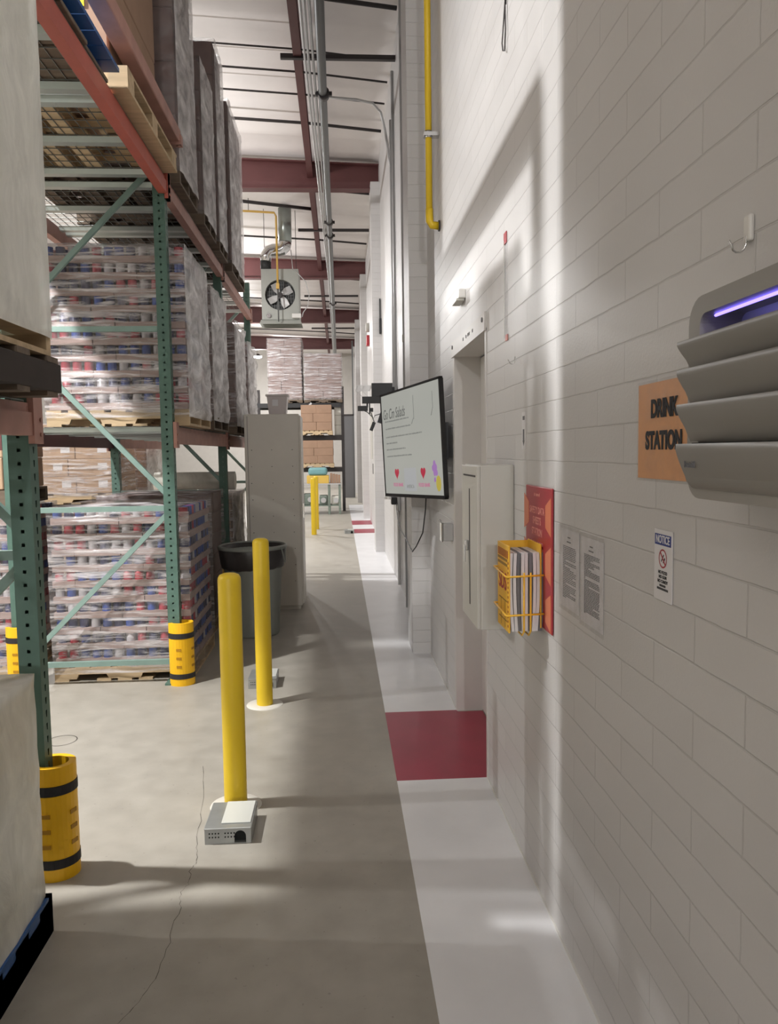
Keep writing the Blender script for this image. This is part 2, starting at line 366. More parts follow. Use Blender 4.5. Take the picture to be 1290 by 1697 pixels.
# hairline crack in the slab
mb = MB(); pts = [(-.74, 3.97), (-.66, 3.5), (-.63, 3.15), (-.60, 3.02), (-.615, 2.96), (-.60, 2.86), (-.625, 2.80), (-.605, 2.7), (-.60, 2.5), (-.60, 2.32), (-.64, 2.2), (-.69, 2.1), (-.74, 1.9)]
rng = random.Random(3); q = []
for (a, b), (c, d) in zip(pts, pts[1:]):
    for k in range(5): q.append((a + (c - a) * k / 5 + rng.uniform(-.007, .007), b + (d - b) * k / 5))
for (a, b), (c, d) in zip(q, q[1:]):
    t = rng.uniform(.0003, .0012); mb.quad((a - t, b, .0008), (a + t, b, .0008), (c + t, d, .0008), (c - t, d, .0008))
tag(mb.build('floor_crack', M['crack'], base=(-.6, 2.8, 0)), kind='structure')

mb = MB(); n = 40
ro = [(-1.62 + .085 * math.cos(2 * PI * i / n), 4.42 + .085 * math.sin(2 * PI * i / n), .0008) for i in range(n)]; ri = [(-1.62 + .079 * math.cos(2 * PI * i / n), 4.42 + .079 * math.sin(2 * PI * i / n), .0008) for i in range(n)]
mb.add(ro + ri, [(i, (i + 1) % n, n + (i + 1) % n, n + i) for i in range(n)])
tag(mb.build('floor_mark', M['crack'], base=(-1.62, 4.42, 0)), kind='structure')

# door in the block wall: frame and recessed grey door
mb = MB(); mb.box(WX - .004, WX + .16, DY1 - .012, DY1 + .045, 0, DH)            # far jamb
mb.box(WX - .004, WX + .16, DY0 - .022, DY0 + .012, 0, DH)                       # near jamb
mb.box(WX - .012, WX + .16, DY0 - .022, DY1 + .06, DH - .012, DH + .075)
dr = tag(mb.build('door_frame', M['doorpaint'], base=(WX, 4.2, 0)), kind='structure')
mb = MB()
for y in (3.72, 4.70): mb.tube([(WX - .012, y, DH + .045), (WX - .016, y, DH + .045)], .012, 10)
for y in (3.98, 4.08, 4.12, 4.18, 4.28): mb.box(WX - .0135, WX - .012, y, y + .022, DH + .028, DH + .044)
mb.build('frame_marks', M['ink_pale'], dr)
mb = MB(); mb.rbox(.862, .905, DY0 + .012, DY1 - .012, .008, DH - .02, .003)
dd = tag(mb.build('door_1', M['doorpaint'], base=(.88, 4.2, 0)), kind='structure')
mb = MB(); mb.box(.855, .862, DY0 + .25, DY1 - .25, DH - .2, DH - .19).box(.85, .862, DY1 - .09, DY1 - .06, .9, 1.15); mb.build('door_hardware', M['dark'], dd)

# ================================================================== PALLET RACK
FX0, FX1, RX0, RX1 = -1.232, -1.152, -2.305, -2.225   # front and rear post x ranges
def plate(mb, o, u, v, wd, ht, pitch, hw, hh, start=.06, taper=False):
    """flat steel face with a column of real holes"""
    o, u, v = Vector(o), Vector(u), Vector(v)
    def P(a, b): return tuple(o + u * a + v * b)
    z = 0; c = wd / 2
    n = int((ht - start) / pitch)
    mb.quad(P(0, 0), P(wd, 0), P(wd, start - pitch / 2), P(0, start - pitch / 2))
    for i in range(n):
        zc_ = start + i * pitch; a0, a1 = zc_ - pitch / 2, zc_ + pitch / 2
        h = [(c - hw, zc_ + hh), (c + hw, zc_ + hh), (c + hw * (.45 if taper else 1), zc_ - hh), (c - hw * (.45 if taper else 1), zc_ - hh)]
        mb.quad(P(0, a0), P(*h[3]), P(*h[0]), P(0, a1)); mb.quad(P(wd, a1), P(*h[1]), P(*h[2]), P(wd, a0))
        mb.quad(P(0, a1), P(*h[0]), P(*h[1]), P(wd, a1)); mb.quad(P(wd, a0), P(*h[2]), P(*h[3]), P(0, a0))
    e = start + n * pitch - pitch / 2
    mb.quad(P(0, e), P(wd, e), P(wd, ht), P(0, ht))
def post_mesh(x0, x1, y, ht, face):
    mb = MB(); d = .038
    plate(mb, (x0, y - d, .012), (1, 0, 0), (0, 0, 1), x1 - x0, ht, .0508, .0065, .0065)
    fx = x1 if face > 0 else x0
    plate(mb, (fx, y - d, .012), (0, 1, 0), (0, 0, 1), 2 * d, ht, .0508, .0075, .013, taper=True)
    bx = x0 if face > 0 else x1
    plate(mb, (bx, y - d, .012), (0, 1, 0), (0, 0, 1), 2 * d, ht, .0508, .0065, .0065)
    plate(mb, (x0, y + d, .012), (1, 0, 0), (0, 0, 1), x1 - x0, ht, .0508, .0065, .0065)
    return mb
HT = 3.86
def rack_frame(y, label):
    t = thing('rack_frame', label, 'rack frame', (-1.7, y, 0), 'green upright frames of the pallet rack')
    post_mesh(FX0, FX1, y, HT, 1).build('post', M['green'], t)
    post_mesh(RX0, RX1, y, HT, -1).build('post', M['green'], t)
    for xa, xb in ((FX0 - .03, FX1 + .03), (RX0 - .03, RX1 + .03)):
        mb = MB(); mb.box(xa, xb, y - .07, y + .07, 0, .012)
        mb.build('foot_plate', M['green'], t)
    a, b = FX0 + .005, RX1 - .005
    for z in (.155, 1.25, 2.49, 3.62):
        mb = MB(); mb.bar((a, y, z), (b, y, z), .03, .036); mb.build('brace', M['teal'], t)
    for (za, zb) in ((1.20, .19), (1.36, 2.44), (3.58, 2.54)):
        mb = MB(); mb.bar((a, y, za), (b, y, zb), .028, .034); mb.build('brace', M['teal'], t)
    return t
f1 = rack_frame(3.0, 'green rack frame nearest the viewer, rising behind the clouded white pallet load')
f2 = copy_tree(f1, (0, 2.5, 0), 'green rack frame standing in front of the stacked cans, with diagonal braces')
f3 = copy_tree(f1, (0, 5.0, 0), 'green rack frame standing behind the grey trash bin, dark and narrow')
f0 = copy_tree(f1, (0, -2.5, 0), 'green rack frame beside the camera end of the rack, out of the aisle view')
f4 = copy_tree(f1, (0, 7.5, 0), 'green rack frame at the far end of the rack, hidden behind grey cabinets')

def rack_beam(x, y0, y1, z0, z1, m, label, front=True):
    t = thing('rack_beam', label, 'rack beam', (x, (y0 + y1) / 2, z0), 'horizontal beams of the pallet rack')
    s = 1 if front else -1
    mb = MB(); pr = [(x - s * .045, z0), (x + s * .012, z0), (x + s * .012, z1 - .035), (x + s * .0, z1 - .035), (x + s * .0, z1), (x - s * .045, z1)]
    mb.prism(pr, 'y', y0 + .045, y1 - .045); mb.build('beam_body', m, t)
    for y, e in ((y0, 1), (y1, -1)):
        mb = MB(); mb.box(min(x - s * .005, x + s * .018), max(x - s * .005, x + s * .018), min(y - e * .036, y + e * .05), max(y - e * .036, y + e * .05), z0 - .03, z1 + .03)
        for zz in (z0 + .005, z0 + .06): mb.tube([(x + s * .018, y - e * .01, zz), (x + s * .024, y - e * .01, zz)], .008, 8)
        mb.build('end_connector', m, t)
    return t
BX, BRX = FX1 + .008, RX0 - .008
Z1a, Z1b, Z2a, Z2b = 1.70, 1.82, 3.385, 3.50
rack_beam(BX, .5, 3.0, Z1a, Z1b, M['pink'], 'faded red rack beam under the shaded white load at the left edge')
rack_beam(BRX, .5, 3.0, Z1a, Z1b, M['pink'], 'rear rack beam behind the shaded white load at the left edge', False)
rack_beam(BX, 5.5, 8.0, Z1a, Z1b, M['pink'], 'faded red rack beam under the upper pallets of cans')
rack_beam(BRX, 5.5, 8.0, Z1a, Z1b, M['maroon'], 'rear reddish brown rack beam under the upper pallets of cans', False)
rack_beam(BX, 8.0, 10.5, Z1a, Z1b, M['pink'], 'short visible rack beam ending behind the tall grey cabinets')
rack_beam(BRX, 8.0, 10.5, Z1a, Z1b, M['pink'], 'rear rack beam behind the farthest wrapped loads, waist high', False)
rack_beam(BX, 3.0, 5.5, Z2a, Z2b, M['orange'], 'bright orange upper rack beam ending on the second green post')
rack_beam(BRX, 3.0, 5.5, Z2a, Z2b, M['pink'], 'rear upper rack beam beyond the wire decks over the open bay', False)
rack_beam(BX, 5.5, 8.0, Z2a, Z2b, M['pink'], 'faded pink upper rack beam over the stacked cans')
rack_beam(BRX, 5.5, 8.0, Z2a, Z2b, M['pink'], 'rear upper rack beam seen above the stacked cans', False)
rack_beam(BX, 8.0, 10.5, Z2a, Z2b, M['pink'], 'farthest upper rack beam ending beside the hanging heater')
rack_beam(BRX, 8.0, 10.5, Z2a, Z2b, M['pink'], 'rear upper rack beam at the far end of the rack', False)
t = thing('stop_rail', 'faded pink rail across the front above the orange beam', 'rail', (-1.08, 4.4, 3.66))
mb = MB(); mb.rbox(-1.142, -1.045, 2.96, 5.55, 3.745, 3.835, .008); mb.build('rail_body', M['pink'], t)
mb = MB(); mb.box(-1.152, -1.035, 5.5, 5.56, 3.725, 3.79); mb.tube([(-1.06, 5.53, 3.715), (-1.06, 5.53, 3.725)], .012, 8)
mb.build('end_bracket', M['pink'], t)
mb = MB(); mb.box(-1.152, -1.142, 2.96, 3.04, 3.73, 3.85); mb.build('end_bracket', M['pink'], t)

def wire_deck(y0, y1, zt, label):
    t = thing('wire_deck', label, 'wire deck', (-1.73, (y0 + y1) / 2, zt), 'wire decks lying on the rack beams')
    mb = MB(); a, b = BRX + .01, BX - .005
    k = int((y1 - y0) / .10)
    for i in range(k + 1):
        y = y0 + (y1 - y0) * i / k; mb.box(a, b, y - .0022, y + .0022, zt + .0005, zt + .005)
    k = 19
    for i in range(k + 1):
        x = a + (b - a) * i / k; mb.box(x - .0022, x + .0022, y0, y1, zt + .005, zt + .0095)
    mb.box(b - .004, b, y0, y1, zt - .02, zt)
    mb.build('wire_mesh', M['wire'], t)
    for f in (.04, .5, .96):
        y = y0 + (y1 - y0) * f
        mb = MB(); mb.prism([(y - .045, zt), (y - .03, zt - .03), (y + .03, zt - .03), (y + .045, zt), (y + .035, zt), (y + .022, zt - .022), (y - .022, zt - .022), (y - .035, zt)], 'x', a + .045, b - .045)
        mb.build('support_channel', M['deck'], t)
    return t
wd = wire_deck(3.08, 4.22, Z2b + .0, 'wire deck above the open bay, nearer half with a blue pallet on it')
copy_tree(wd, (0, 1.2, 0), 'wire deck above the open bay, farther half beside the second green post')
wd2 = copy_tree(wd, (0, 2.5, 0), 'wire deck over the stacked cans, just beyond the second green post')
copy_tree(wd, (0, 3.7, 0), 'wire deck over the stacked cans, near the third green post')
copy_tree(wd, (0, 5.0, 0), 'wire deck high up at the far end of the rack, nearer one')
copy_tree(wd, (0, 6.2, 0), 'wire deck high up at the far end of the rack, last one')
copy_tree(wd, (0, 2.5, Z1b - Z2b), 'pale wire deck under the upper pallet of cans')
copy_tree(wd, (0, 3.7, Z1b - Z2b), 'wire deck under the crumpled wrapped load before the third post')
copy_tree(wd, (0, 5.0, Z1b - Z2b), 'wire deck under the wrapped load beyond the third post')
copy_tree(wd, (0, 6.2, Z1b - Z2b), 'wire deck under the last wrapped load, behind the cabinets')
copy_tree(wd, (0, -2.5, Z1b - Z2b), 'wire deck behind the dark runner of the shaded load, nearer half')
copy_tree(wd, (0, -1.3, Z1b - Z2b), 'wire deck under the shaded white load at the left edge')

# yellow column guards strapped round the posts
def guard(cx, cy_, label, src=None):
    t = thing('column_guard', label, 'column guard', (cx, cy_, 0), 'yellow plastic guards at the feet of rack posts')
    def ring(r, n=22, open_=True):
        return [(cx + r * math.cos(a), cy_ + r * .92 * math.sin(a)) for a in [-PI * .97 + 1.94 * PI * i / n * .80 + .35 for i in range(n + 1)]]
    def shell(mb, r, th, z0, z1):
        o = ring(r); i = ring(r - th)
        mb.prism(o + i[::-1], 'z', z0, z1)
    mb = MB(); shell(mb, .088, .026, 0, .05); shell(mb, .084, .022, .05, .085); shell(mb, .088, .026, .085, .335); shell(mb, .084, .022, .335, .375); shell(mb, .088, .026, .375, .445)
    mb.build('shell', M['guard'], t)
    for z in (.05, .337):
        mb = MB(); shell(mb, .0905, .006, z, z + .036); mb.build('strap', M['strap'], t)
    for a in (-1.62, -.35):
        for z in (.14, .20, .26):
            mb = MB()
            p = Vector((cx + .087 * math.cos(a), cy_ + .0805 * math.sin(a), z)); d = Vector((-math.sin(a), math.cos(a), 0)); nrm = Vector((math.cos(a), math.sin(a), 0))
            mb.bar(p - d * .017 + nrm * .0012, p + d * .017 + nrm * .0012, .003, .016); mb.build('slot', M['guard_slot_shade'], t)  # slot drawn as a thin bar in a shade tone
    return t
g1 = guard(-1.135, 2.985, 'yellow column guard at the nearest post, in shade with two black straps')
copy_tree(g1, (-.012, 2.49, 0), 'yellow column guard at the foot of the second green post, by the cans')
copy_tree(g1, (-1.13, 2.5, 0), 'yellow column guard half hidden behind the nearest green post')
copy_tree(g1, (-.012, 5.0, 0), 'yellow column guard hidden behind the trash bin')

# ------------------------------------------------------------------ pallets and loads
def pallet_into(t, x0, x1, y0, y1, z, m, h=.115, name='pallet'):
    mb = MB(); hs = h - .034
    for y in (y0 + .02, (y0 + y1) / 2, y1 - .02):
        L_ = x1 - x0; zb = z + .017; zt = zb + hs
        def notch(c): return [(x0 + L_ * (c - .115), zb), (x0 + L_ * (c - .10), zb + hs * .42), (x0 + L_ * (c + .10), zb + hs * .42), (x0 + L_ * (c + .115), zb)]
        poly = [(x0, zb)] + notch(.27) + notch(.73) + [(x1, zb), (x1, zt), (x0, zt)]
        mb.prism(poly, 'y', y - .02, y + .02)
    for i in range(7):
        x = x0 + (x1 - x0 - .1) * i / 6; mb.box(x, x + .1, y0, y1, z + h - .017, z + h)
    for i in (0, 2, 3, 4, 6):
        x = x0 + (x1 - x0 - .1) * i / 6; mb.box(x, x + .1, y0, y1, z, z + .017)
    return mb.build(name, m, t)

def wrap_shell(t, x0, x1, y0, y1, z0, z1, m_front, m_side, amp=.012, seed=0, step=.06, name='stretch_wrap', bulge=.0, top=True):
    """one continuous crumpled film skin round a load: four sides and the top"""
    nx = max(3, int((x1 - x0) / step)); ny_ = max(3, int((y1 - y0) / step)); nz_ = max(4, int((z1 - z0) / (step * .8)))
    per = [(x0 + (x1 - x0) * i / nx, y0) for i in range(nx)] + [(x1, y0 + (y1 - y0) * i / ny_) for i in range(ny_)] + \
          [(x1 - (x1 - x0) * i / nx, y1) for i in range(nx)] + [(x0, y1 - (y1 - y0) * i / ny_) for i in range(ny_)]
    cx, cy_ = (x0 + x1) / 2, (y0 + y1) / 2; n = len(per); vs = []
    for k in range(nz_ + 1):
        z = z0 + (z1 - z0) * k / nz_
        for (x, y) in per:
            nr = Vector(((x - cx) / (x1 - x0) * 2, (y - cy_) / (y1 - y0) * 2, 0)); ax = abs(nr.x) > abs(nr.y)
            d = Vector((math.copysign(1, nr.x), 0, 0)) if ax else Vector((0, math.copysign(1, nr.y), 0))
            a = amp * (noise.noise((x * 5 + seed, y * 5, z * 9)) + .6 * noise.noise((x * 11, y * 11 + seed, z * 22))) + bulge * math.sin(PI * k / nz_)
            vs.append(Vector((x, y, z)) + d * (a + amp * .5))
    mb = MB(); mb.v = []
    fr = [0] * nx + [1] * ny_ + [0] * nx + [1] * ny_
    for k in range(nz_):
        for j in range(n):
            mb.cur = fr[j]; b = k * n
            if not mb.v: mb.v = [v for v in vs]
            mb.f.append([b + j, b + (j + 1) % n, b + n + (j + 1) % n, b + n + j]); mb.mi.append(fr[j]); mb.sm.append(True)
    if top:
        c = len(mb.v); mb.v.append(Vector((cx, cy_, z1 + .01)))
        for j in range(n): mb.f.append([nz_ * n + j, nz_ * n + (j + 1) % n, c]); mb.mi.append(0); mb.sm.append(True)
    return mb.build(name, [m_front, m_side], t)

# tins: one mesh per colour, shared
def tin_mesh(m):
    mb = MB(); r, h = .0325, .1
    mb.cur = 1; mb.lathe((0, 0, 0), [(0, h - .003), (r - .003, h - .003), (r - .002, h), (r, h)], 12); mb.cur = 0
    mb.lathe((0, 0, 0), [(r, h - .001), (r * .985, h - .004), (r * .985, .004), (r, 0)], 12)
    o = mb.build('can', [m, M['can_lid']], base=(0, 0, 0)); me = o.data; bpy.data.objects.remove(o); return me
TINS = [tin_mesh(M[k]) for k in ('can_red', 'can_blue', 'can_white', 'can_navy')]
def can_pallet(label, x0, x1, y0, y1, z, layers, lh, full, seed, film_s='film_side', amp=.012, group='wrapped pallets of tinned cans'):
    rg = random.Random(seed)
    t = thing('wrapped_pallet', label, 'wrapped pallet', ((x0 + x1) / 2, (y0 + y1) / 2, z), group)
    pallet_into(t, x0, x1, y0, y1, z, M['wood'])
    zb = z + .118; nxt = 3; wx = (x1 - x0 - .02) / nxt; nyt = 3; wy = (y1 - y0 - .02) / nyt
    org = t.location; n_can = 0
    stuff = MB()
    for k in range(layers):
        zz = zb + k * lh; sh = (.5 if k % 2 else 0)
        cells = []
        if full:
            ex = [x0 + .01, x0 + .01 + wx * .5] + [x0 + .01 + wx * (.5 + i) for i in (1, 2)] + [x1 - .01] if k % 2 else [x0 + .01 + wx * i for i in range(4)]
            cells = [(ex[i], ex[i + 1], y0 + .01, y0 + .01 + wy) for i in range(len(ex) - 1)]
        cells += [(x1 - .01 - wx, x1 - .01, y0 + .01 + wy * i, y0 + .01 + wy * (i + 1)) for i in range(1 if full else 0, nyt)]
        for (a, b, c, d) in cells:
            jx, jy = rg.uniform(-.004, .004), rg.uniform(-.004, .004)
            a += jx; b += jx; c += jy; d += jy
            mb = MB(); mb.box(a + .002, b - .002, c + .002, d - .002, zz, zz + lh * .42)
            tr = mb.build('can_tray', M['tray'], t)
            front = full and c < y0 + .05
            nc = max(2, int((b - a) / .068)); ncy = max(2, int((d - c) / .07))
            pal = rg.choice([(0, 3, 0, 1), (1, 1, 3, 2), (0, 1, 2, 3), (2, 0, 3, 1), (1, 3, 1, 3), (0, 0, 2, 3)])
            for i in range(nc):
                px = a + (b - a) * (i + .5) / nc
                for jy_ in range(ncy):
                    if not ((front and jy_ == 0) or (i == nc - 1)): continue
                    py = c + (d - c) * (jy_ + .5) / ncy if jy_ else c + .04
                    ci = rg.choice(pal)
                    if front and jy_ == 0 and n_can < 100 and (k >= layers - 4 or k % 2 == 0):
                        o = bpy.data.objects.new('can', TINS[ci]); C.objects.link(o); o.parent = tr
                        o.location = Vector((px, py, zz + .004)) - org; o.scale = (1, 1, (lh - .006) / .1); n_can += 1
                    else:
                        stuff.cur = ci
                        stuff.lathe((px, py, zz + .004), [(.0325, 0), (.0325, lh - .008), (.028, lh - .006), (0, lh - .006)], 8)
    s = stuff.build('cans', [M['can_red'], M['can_blue'], M['can_white'], M['can_navy']], t); s['kind'] = 'stuff'
    mb = MB(); mb.box(x0 + .06 + (0 if not full else wx * 0), x1 - .01 - wx, y0 + .02 + (wy if full else 0), y1 - .02, zb, zb + layers * lh - .01)
    mb.build('inner_trays', M['tray'], t)
    wrap_shell(t, x0 - .004, x1 + .004, y0 - .006, y1 + .004, z + .06, zb + layers * lh + .012, M['film_front'], M[film_s], amp, seed)
    return t
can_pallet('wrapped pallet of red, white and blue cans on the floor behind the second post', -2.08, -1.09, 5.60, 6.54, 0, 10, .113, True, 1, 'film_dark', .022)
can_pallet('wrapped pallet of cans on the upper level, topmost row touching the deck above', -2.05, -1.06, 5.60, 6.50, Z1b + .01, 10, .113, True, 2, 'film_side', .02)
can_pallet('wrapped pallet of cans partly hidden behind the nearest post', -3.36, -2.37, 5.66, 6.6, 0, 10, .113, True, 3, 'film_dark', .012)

def carton_pallet(label, x0, x1, y0, y1, z, z1, layers, nx, ny_, m_c, m_p, film_s=None, film_f='film_front', amp=.015, seed=0, group='wrapped pallets of cartons', ph=.115, corner=False, tape=None, cat='wrapped pallet'):
    rg = random.Random(seed)
    t = thing('wrapped_pallet', label, cat, ((x0 + x1) / 2, (y0 + y1) / 2, z), group)
    pallet_into(t, x0, x1, y0, y1, z, m_p, ph)
    zb = z + ph + .003; lh = (z1 - zb) / layers; wx = (x1 - x0 - .03) / nx; wy = (y1 - y0 - .03) / ny_
    for k in range(layers):
        odd = k % 2
        for i in range(nx):
            for j in range(ny_):
                if i < nx - 1 and j > 0 and k < layers - 1: continue
                a, b = x0 + .015 + wx * i, x0 + .015 + wx * (i + 1)
                if odd and nx > 1:   # break the joints
                    if i == 0: b -= wx * .22
                    elif i == nx - 1: a -= wx * .22
                    else: a -= wx * .22; b -= wx * .22
                jx = rg.uniform(-.005, .005)
                mb = MB(); mb.rbox(a + .002 + jx, b - .002 + jx, y0 + .015 + wy * j + .002, y0 + .015 + wy * (j + 1) - .002, zb + k * lh + .001, zb + (k + 1) * lh - .001, .006, 1)
                cb = mb.build('carton', m_c, t)
                if tape and j == 0:
                    mb = MB(); c_ = (a + b) / 2; yy = y0 + .0165
                    mb.box(b - .16, b - .06, yy - .001, yy, zb + k * lh + lh * .35, zb + k * lh + lh * .75); mb.build('label', M['paper'], cb)
    mb = MB()
    if nx > 1 and ny_ > 1:
        mb.box(x0 + .03, x1 - .016 - wx, y0 + .016 + wy, y1 - .03, zb, z1 - lh); mb.build('inner_cartons', m_c, t)
    if corner:
        mb = MB()
        for (x, y) in ((x0 + .012, y0 + .012), (x1 - .012, y0 + .012)): mb.box(x - .02, x + .02, y - .006, y - .002, zb, z1)
        mb.build('corner_boards', M['wood_dark'], t)
    if film_s: wrap_shell(t, x0 - .002, x1 + .004, y0 - .006, y1 + .004, z + ph * .7, z1 + .015, M[film_f], M[film_s], amp, seed)
    return t
# bay 1, high level: low blue pallet, then brown cartons
t = thing('plastic_pallet', 'blue plastic pallet lying flat on grey boards above the orange beam', 'pallet', (-1.6, 3.6, 3.534))
mb = MB(); zt = 3.534
for x in (-2.15, -1.66, -1.2): mb.box(x - .03, x + .03, 3.12, 4.15, zt, zt + .035)
for i in range(8): mb.box(-2.2, -1.085, 3.12 + i * .133, 3.12 + i * .133 + .126, zt + .035, zt + .055)
mb.build('deck', M['blue_plastic'], t)
t2 = thing('board_sheet', 'weathered grey brown boards under the blue pallet, overhanging the orange beam', 'boards', (-1.6, 3.6, 3.511))
for i, (y0_, y1_, x1_) in enumerate(((3.1, 3.44, -1.11), (3.45, 3.8, -1.125), (3.81, 4.17, -1.14))):
    mb = MB(); mb.rbox(-2.33, x1_, y0_, y1_, 3.511, 3.531, .004); mb.build('board', M['wood_dark'], t2)
t3 = carton_pallet('pallet of tall brown cartons behind the pink rail, with a yellow strip', -2.33, -1.155, 4.28, 5.40, 3.51, 5.3, 3, 2, 1, M['kraft_red'], M['wood'], None, seed=5)
mb = MB()
for y in (4.22, 4.75, 5.28): mb.box(-1.155, -1.055, y, y + .13, 3.527, 3.61)
mb.box(-1.155, -1.055, 4.22, 5.43, 3.51, 3.527).box(-1.155, -1.055, 4.22, 5.43, 3.61, 3.626); mb.build('pallet_overhang', M['wood'], t3)
mb = MB(); mb.box(-1.36, -1.28, 4.287, 4.2885, 3.95, 5.2); mb.build('yellow_strip', mat('yellow_strip_paint', (250, 226, 40), .5), t3)
# bay 2 and beyond, high level
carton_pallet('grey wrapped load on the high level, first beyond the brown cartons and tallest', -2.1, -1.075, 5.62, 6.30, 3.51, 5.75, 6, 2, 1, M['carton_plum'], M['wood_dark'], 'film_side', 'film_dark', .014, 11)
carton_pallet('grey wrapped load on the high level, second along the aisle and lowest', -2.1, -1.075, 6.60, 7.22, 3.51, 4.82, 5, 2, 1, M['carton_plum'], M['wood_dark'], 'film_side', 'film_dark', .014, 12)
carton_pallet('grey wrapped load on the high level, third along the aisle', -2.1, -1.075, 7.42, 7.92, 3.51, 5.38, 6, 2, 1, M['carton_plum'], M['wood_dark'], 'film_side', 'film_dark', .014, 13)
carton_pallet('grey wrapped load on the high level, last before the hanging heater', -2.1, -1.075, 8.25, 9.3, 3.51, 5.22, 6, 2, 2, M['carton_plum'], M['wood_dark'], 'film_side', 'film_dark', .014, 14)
# bay 2/3, first level
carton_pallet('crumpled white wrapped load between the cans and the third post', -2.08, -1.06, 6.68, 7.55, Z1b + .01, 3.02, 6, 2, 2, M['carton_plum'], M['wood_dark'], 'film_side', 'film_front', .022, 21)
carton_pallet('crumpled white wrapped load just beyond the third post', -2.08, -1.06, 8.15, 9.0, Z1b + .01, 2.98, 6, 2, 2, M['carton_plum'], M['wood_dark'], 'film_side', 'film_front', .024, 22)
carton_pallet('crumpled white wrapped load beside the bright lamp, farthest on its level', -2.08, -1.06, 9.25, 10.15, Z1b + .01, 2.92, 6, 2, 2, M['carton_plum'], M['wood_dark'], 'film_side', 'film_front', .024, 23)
# bay 2/3, floor
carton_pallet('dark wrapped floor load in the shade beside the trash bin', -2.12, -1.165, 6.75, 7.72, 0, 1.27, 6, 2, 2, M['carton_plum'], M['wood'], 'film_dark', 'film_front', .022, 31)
carton_pallet('wrapped floor load behind the third post and the cabinets', -2.12, -1.13, 8.12, 9.2, 0, 1.2, 6, 2, 2, M['carton_tan'], M['wood'], 'film_side', 'film_front', .024, 32)
mb = MB(); mb.tube([(-2.0, 8.5, 1.335), (-1.14, 8.5, 1.335)], .10, 16)
t = tag(mb.build('film_roll', M['film_milky']), 'rolled bundle of pinkish film lying on the wrapped load beyond the third post', 'film roll')
carton_pallet('wrapped tan cartons seen under the beam beyond the third post', -3.5, -2.45, 10.0, 11.0, 0, 1.95, 7, 3, 2, M['carton_tan'], M['wood'], 'film_side', 'film_front', .015, 33)
# behind the rack
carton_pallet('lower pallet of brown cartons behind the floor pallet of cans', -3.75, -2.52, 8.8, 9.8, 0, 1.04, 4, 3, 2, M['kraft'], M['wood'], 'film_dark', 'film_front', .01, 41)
carton_pallet('wrapped pallet of brown cartons with white labels, behind the cans', -3.75, -2.52, 8.8, 9.8, 1.09, 1.98, 4, 3, 2, M['kraft'], M['wood'], 'film_front', 'film_front', .012, 42, tape=True)
carton_pallet('brown cartons stacked on the half hidden pallet of cans, left of the nearest post', -3.40, -2.40, 5.7, 6.5, 1.27, 1.85, 2, 3, 1, M['kraft'], M['wood_dark'], None, seed=43)
# bay 0: load above eye level, shading the aisle
t = carton_pallet('pale wrapped load on a dark pallet above eye level at the left edge', -2.1, -1.00, 1.55, 2.80, 1.97, 3.9, 4, 2, 2, M['carton_white'], M['wood'], 'film_milky', 'film_milky', .006, 51, ph=.085)
t = thing('wooden_pallet', 'near black wooden runner pallet under the pale load at the left edge', 'pallet', (-1.6, 2.2, Z1b + .01))
mb = MB()
for x in (-2.1, -1.55, -1.04): mb.rbox(x - .045, x + .045, 1.5, 2.88, Z1b + .028, Z1b + .128, .004)
mb.build('runner', mat('dark_stained_wood', (58, 50, 46), .8, var=.2), t)
mb = MB()
for i in range(6): mb.box(-2.15, -.995, 1.5 + i * .25, 1.6 + i * .25, Z1b + .128, Z1b + .148); mb.box(-2.15, -1.0, 1.5 + i * .25, 1.6 + i * .25, Z1b + .011, Z1b + .028)
mb.build('deck_boards', M['wood_dark'], t)
# low load on a blue pallet in the foreground
t = thing('wrapped_pallet', 'low load in cloudy film on a blue pallet, bottom left corner', 'wrapped pallet', (-1.6, 2.0, 0))
mb = MB()
for x in (-2.15, -1.62, -1.1): mb.box(x, x + .09, 1.35, 2.58, 0, .10)
for i in range(7): mb.box(-2.15, -1.01, 1.35 + i * .19, 1.35 + i * .19 + .1, .10, .125)
mb.box(-1.035, -1.01, 1.35, 2.6, .0, .135); mb.box(-2.15, -1.01, 2.57, 2.60, 0, .135)
mb.build('pallet', M['blue_plastic'], t)
lh = .25
for k in range(3):
    for i in range(2):
        for j in range(3):
            mb = MB(); mb.rbox(-2.1 + i * .53, -1.58 + i * .53, 1.40 + j * .385, 1.78 + j * .385, .14 + k * lh, .138 + (k + 1) * lh, .015, 2)
            mb.build('carton', M['yel_box'] if (k == 2 and j == 2) else M['carton_white'], t)
wrap_shell(t, -2.12, -1.025, 1.38, 2.575, .13, .905, M['film_milky'], M['film_milky'], .012, 61, .05)

# ================================================================== BOLLARDS, STATIONS, BIN, CABINETS
def bollard(x, y, h, label, ring=True):
    t = thing('bollard', label, 'bollard', (x, y, 0), 'yellow steel bollards along the rack')
    mb = MB(); r = .052
    mb.lathe((x, y, 0), [(r, 0), (r, h - .032), (r * .97, h - .02), (r * .85, h - .008), (r * .55, h - .001), (0, h)], 36); mb.build('post', M['yellow'], t)
    if ring:
        mb = MB(); mb.lathe((x, y, 0), [(r, .006), (.115, .005), (.118, 0)], 36); mb.build('base_ring', M['ring'], t)
    return t
bollard(-.51, 3.50, 1.085, 'nearest yellow bollard, behind the grey bait station')
bollard(-.515, 4.94, 1.085, 'second yellow bollard, in front of the grey trash bin')
bollard(-.54, 15.4, 1.13, 'far yellow bollard beyond the cabinets, front one of two', False)
bollard(-.52, 16.5, 1.13, 'far yellow bollard beyond the cabinets, peeping out behind its twin', False)

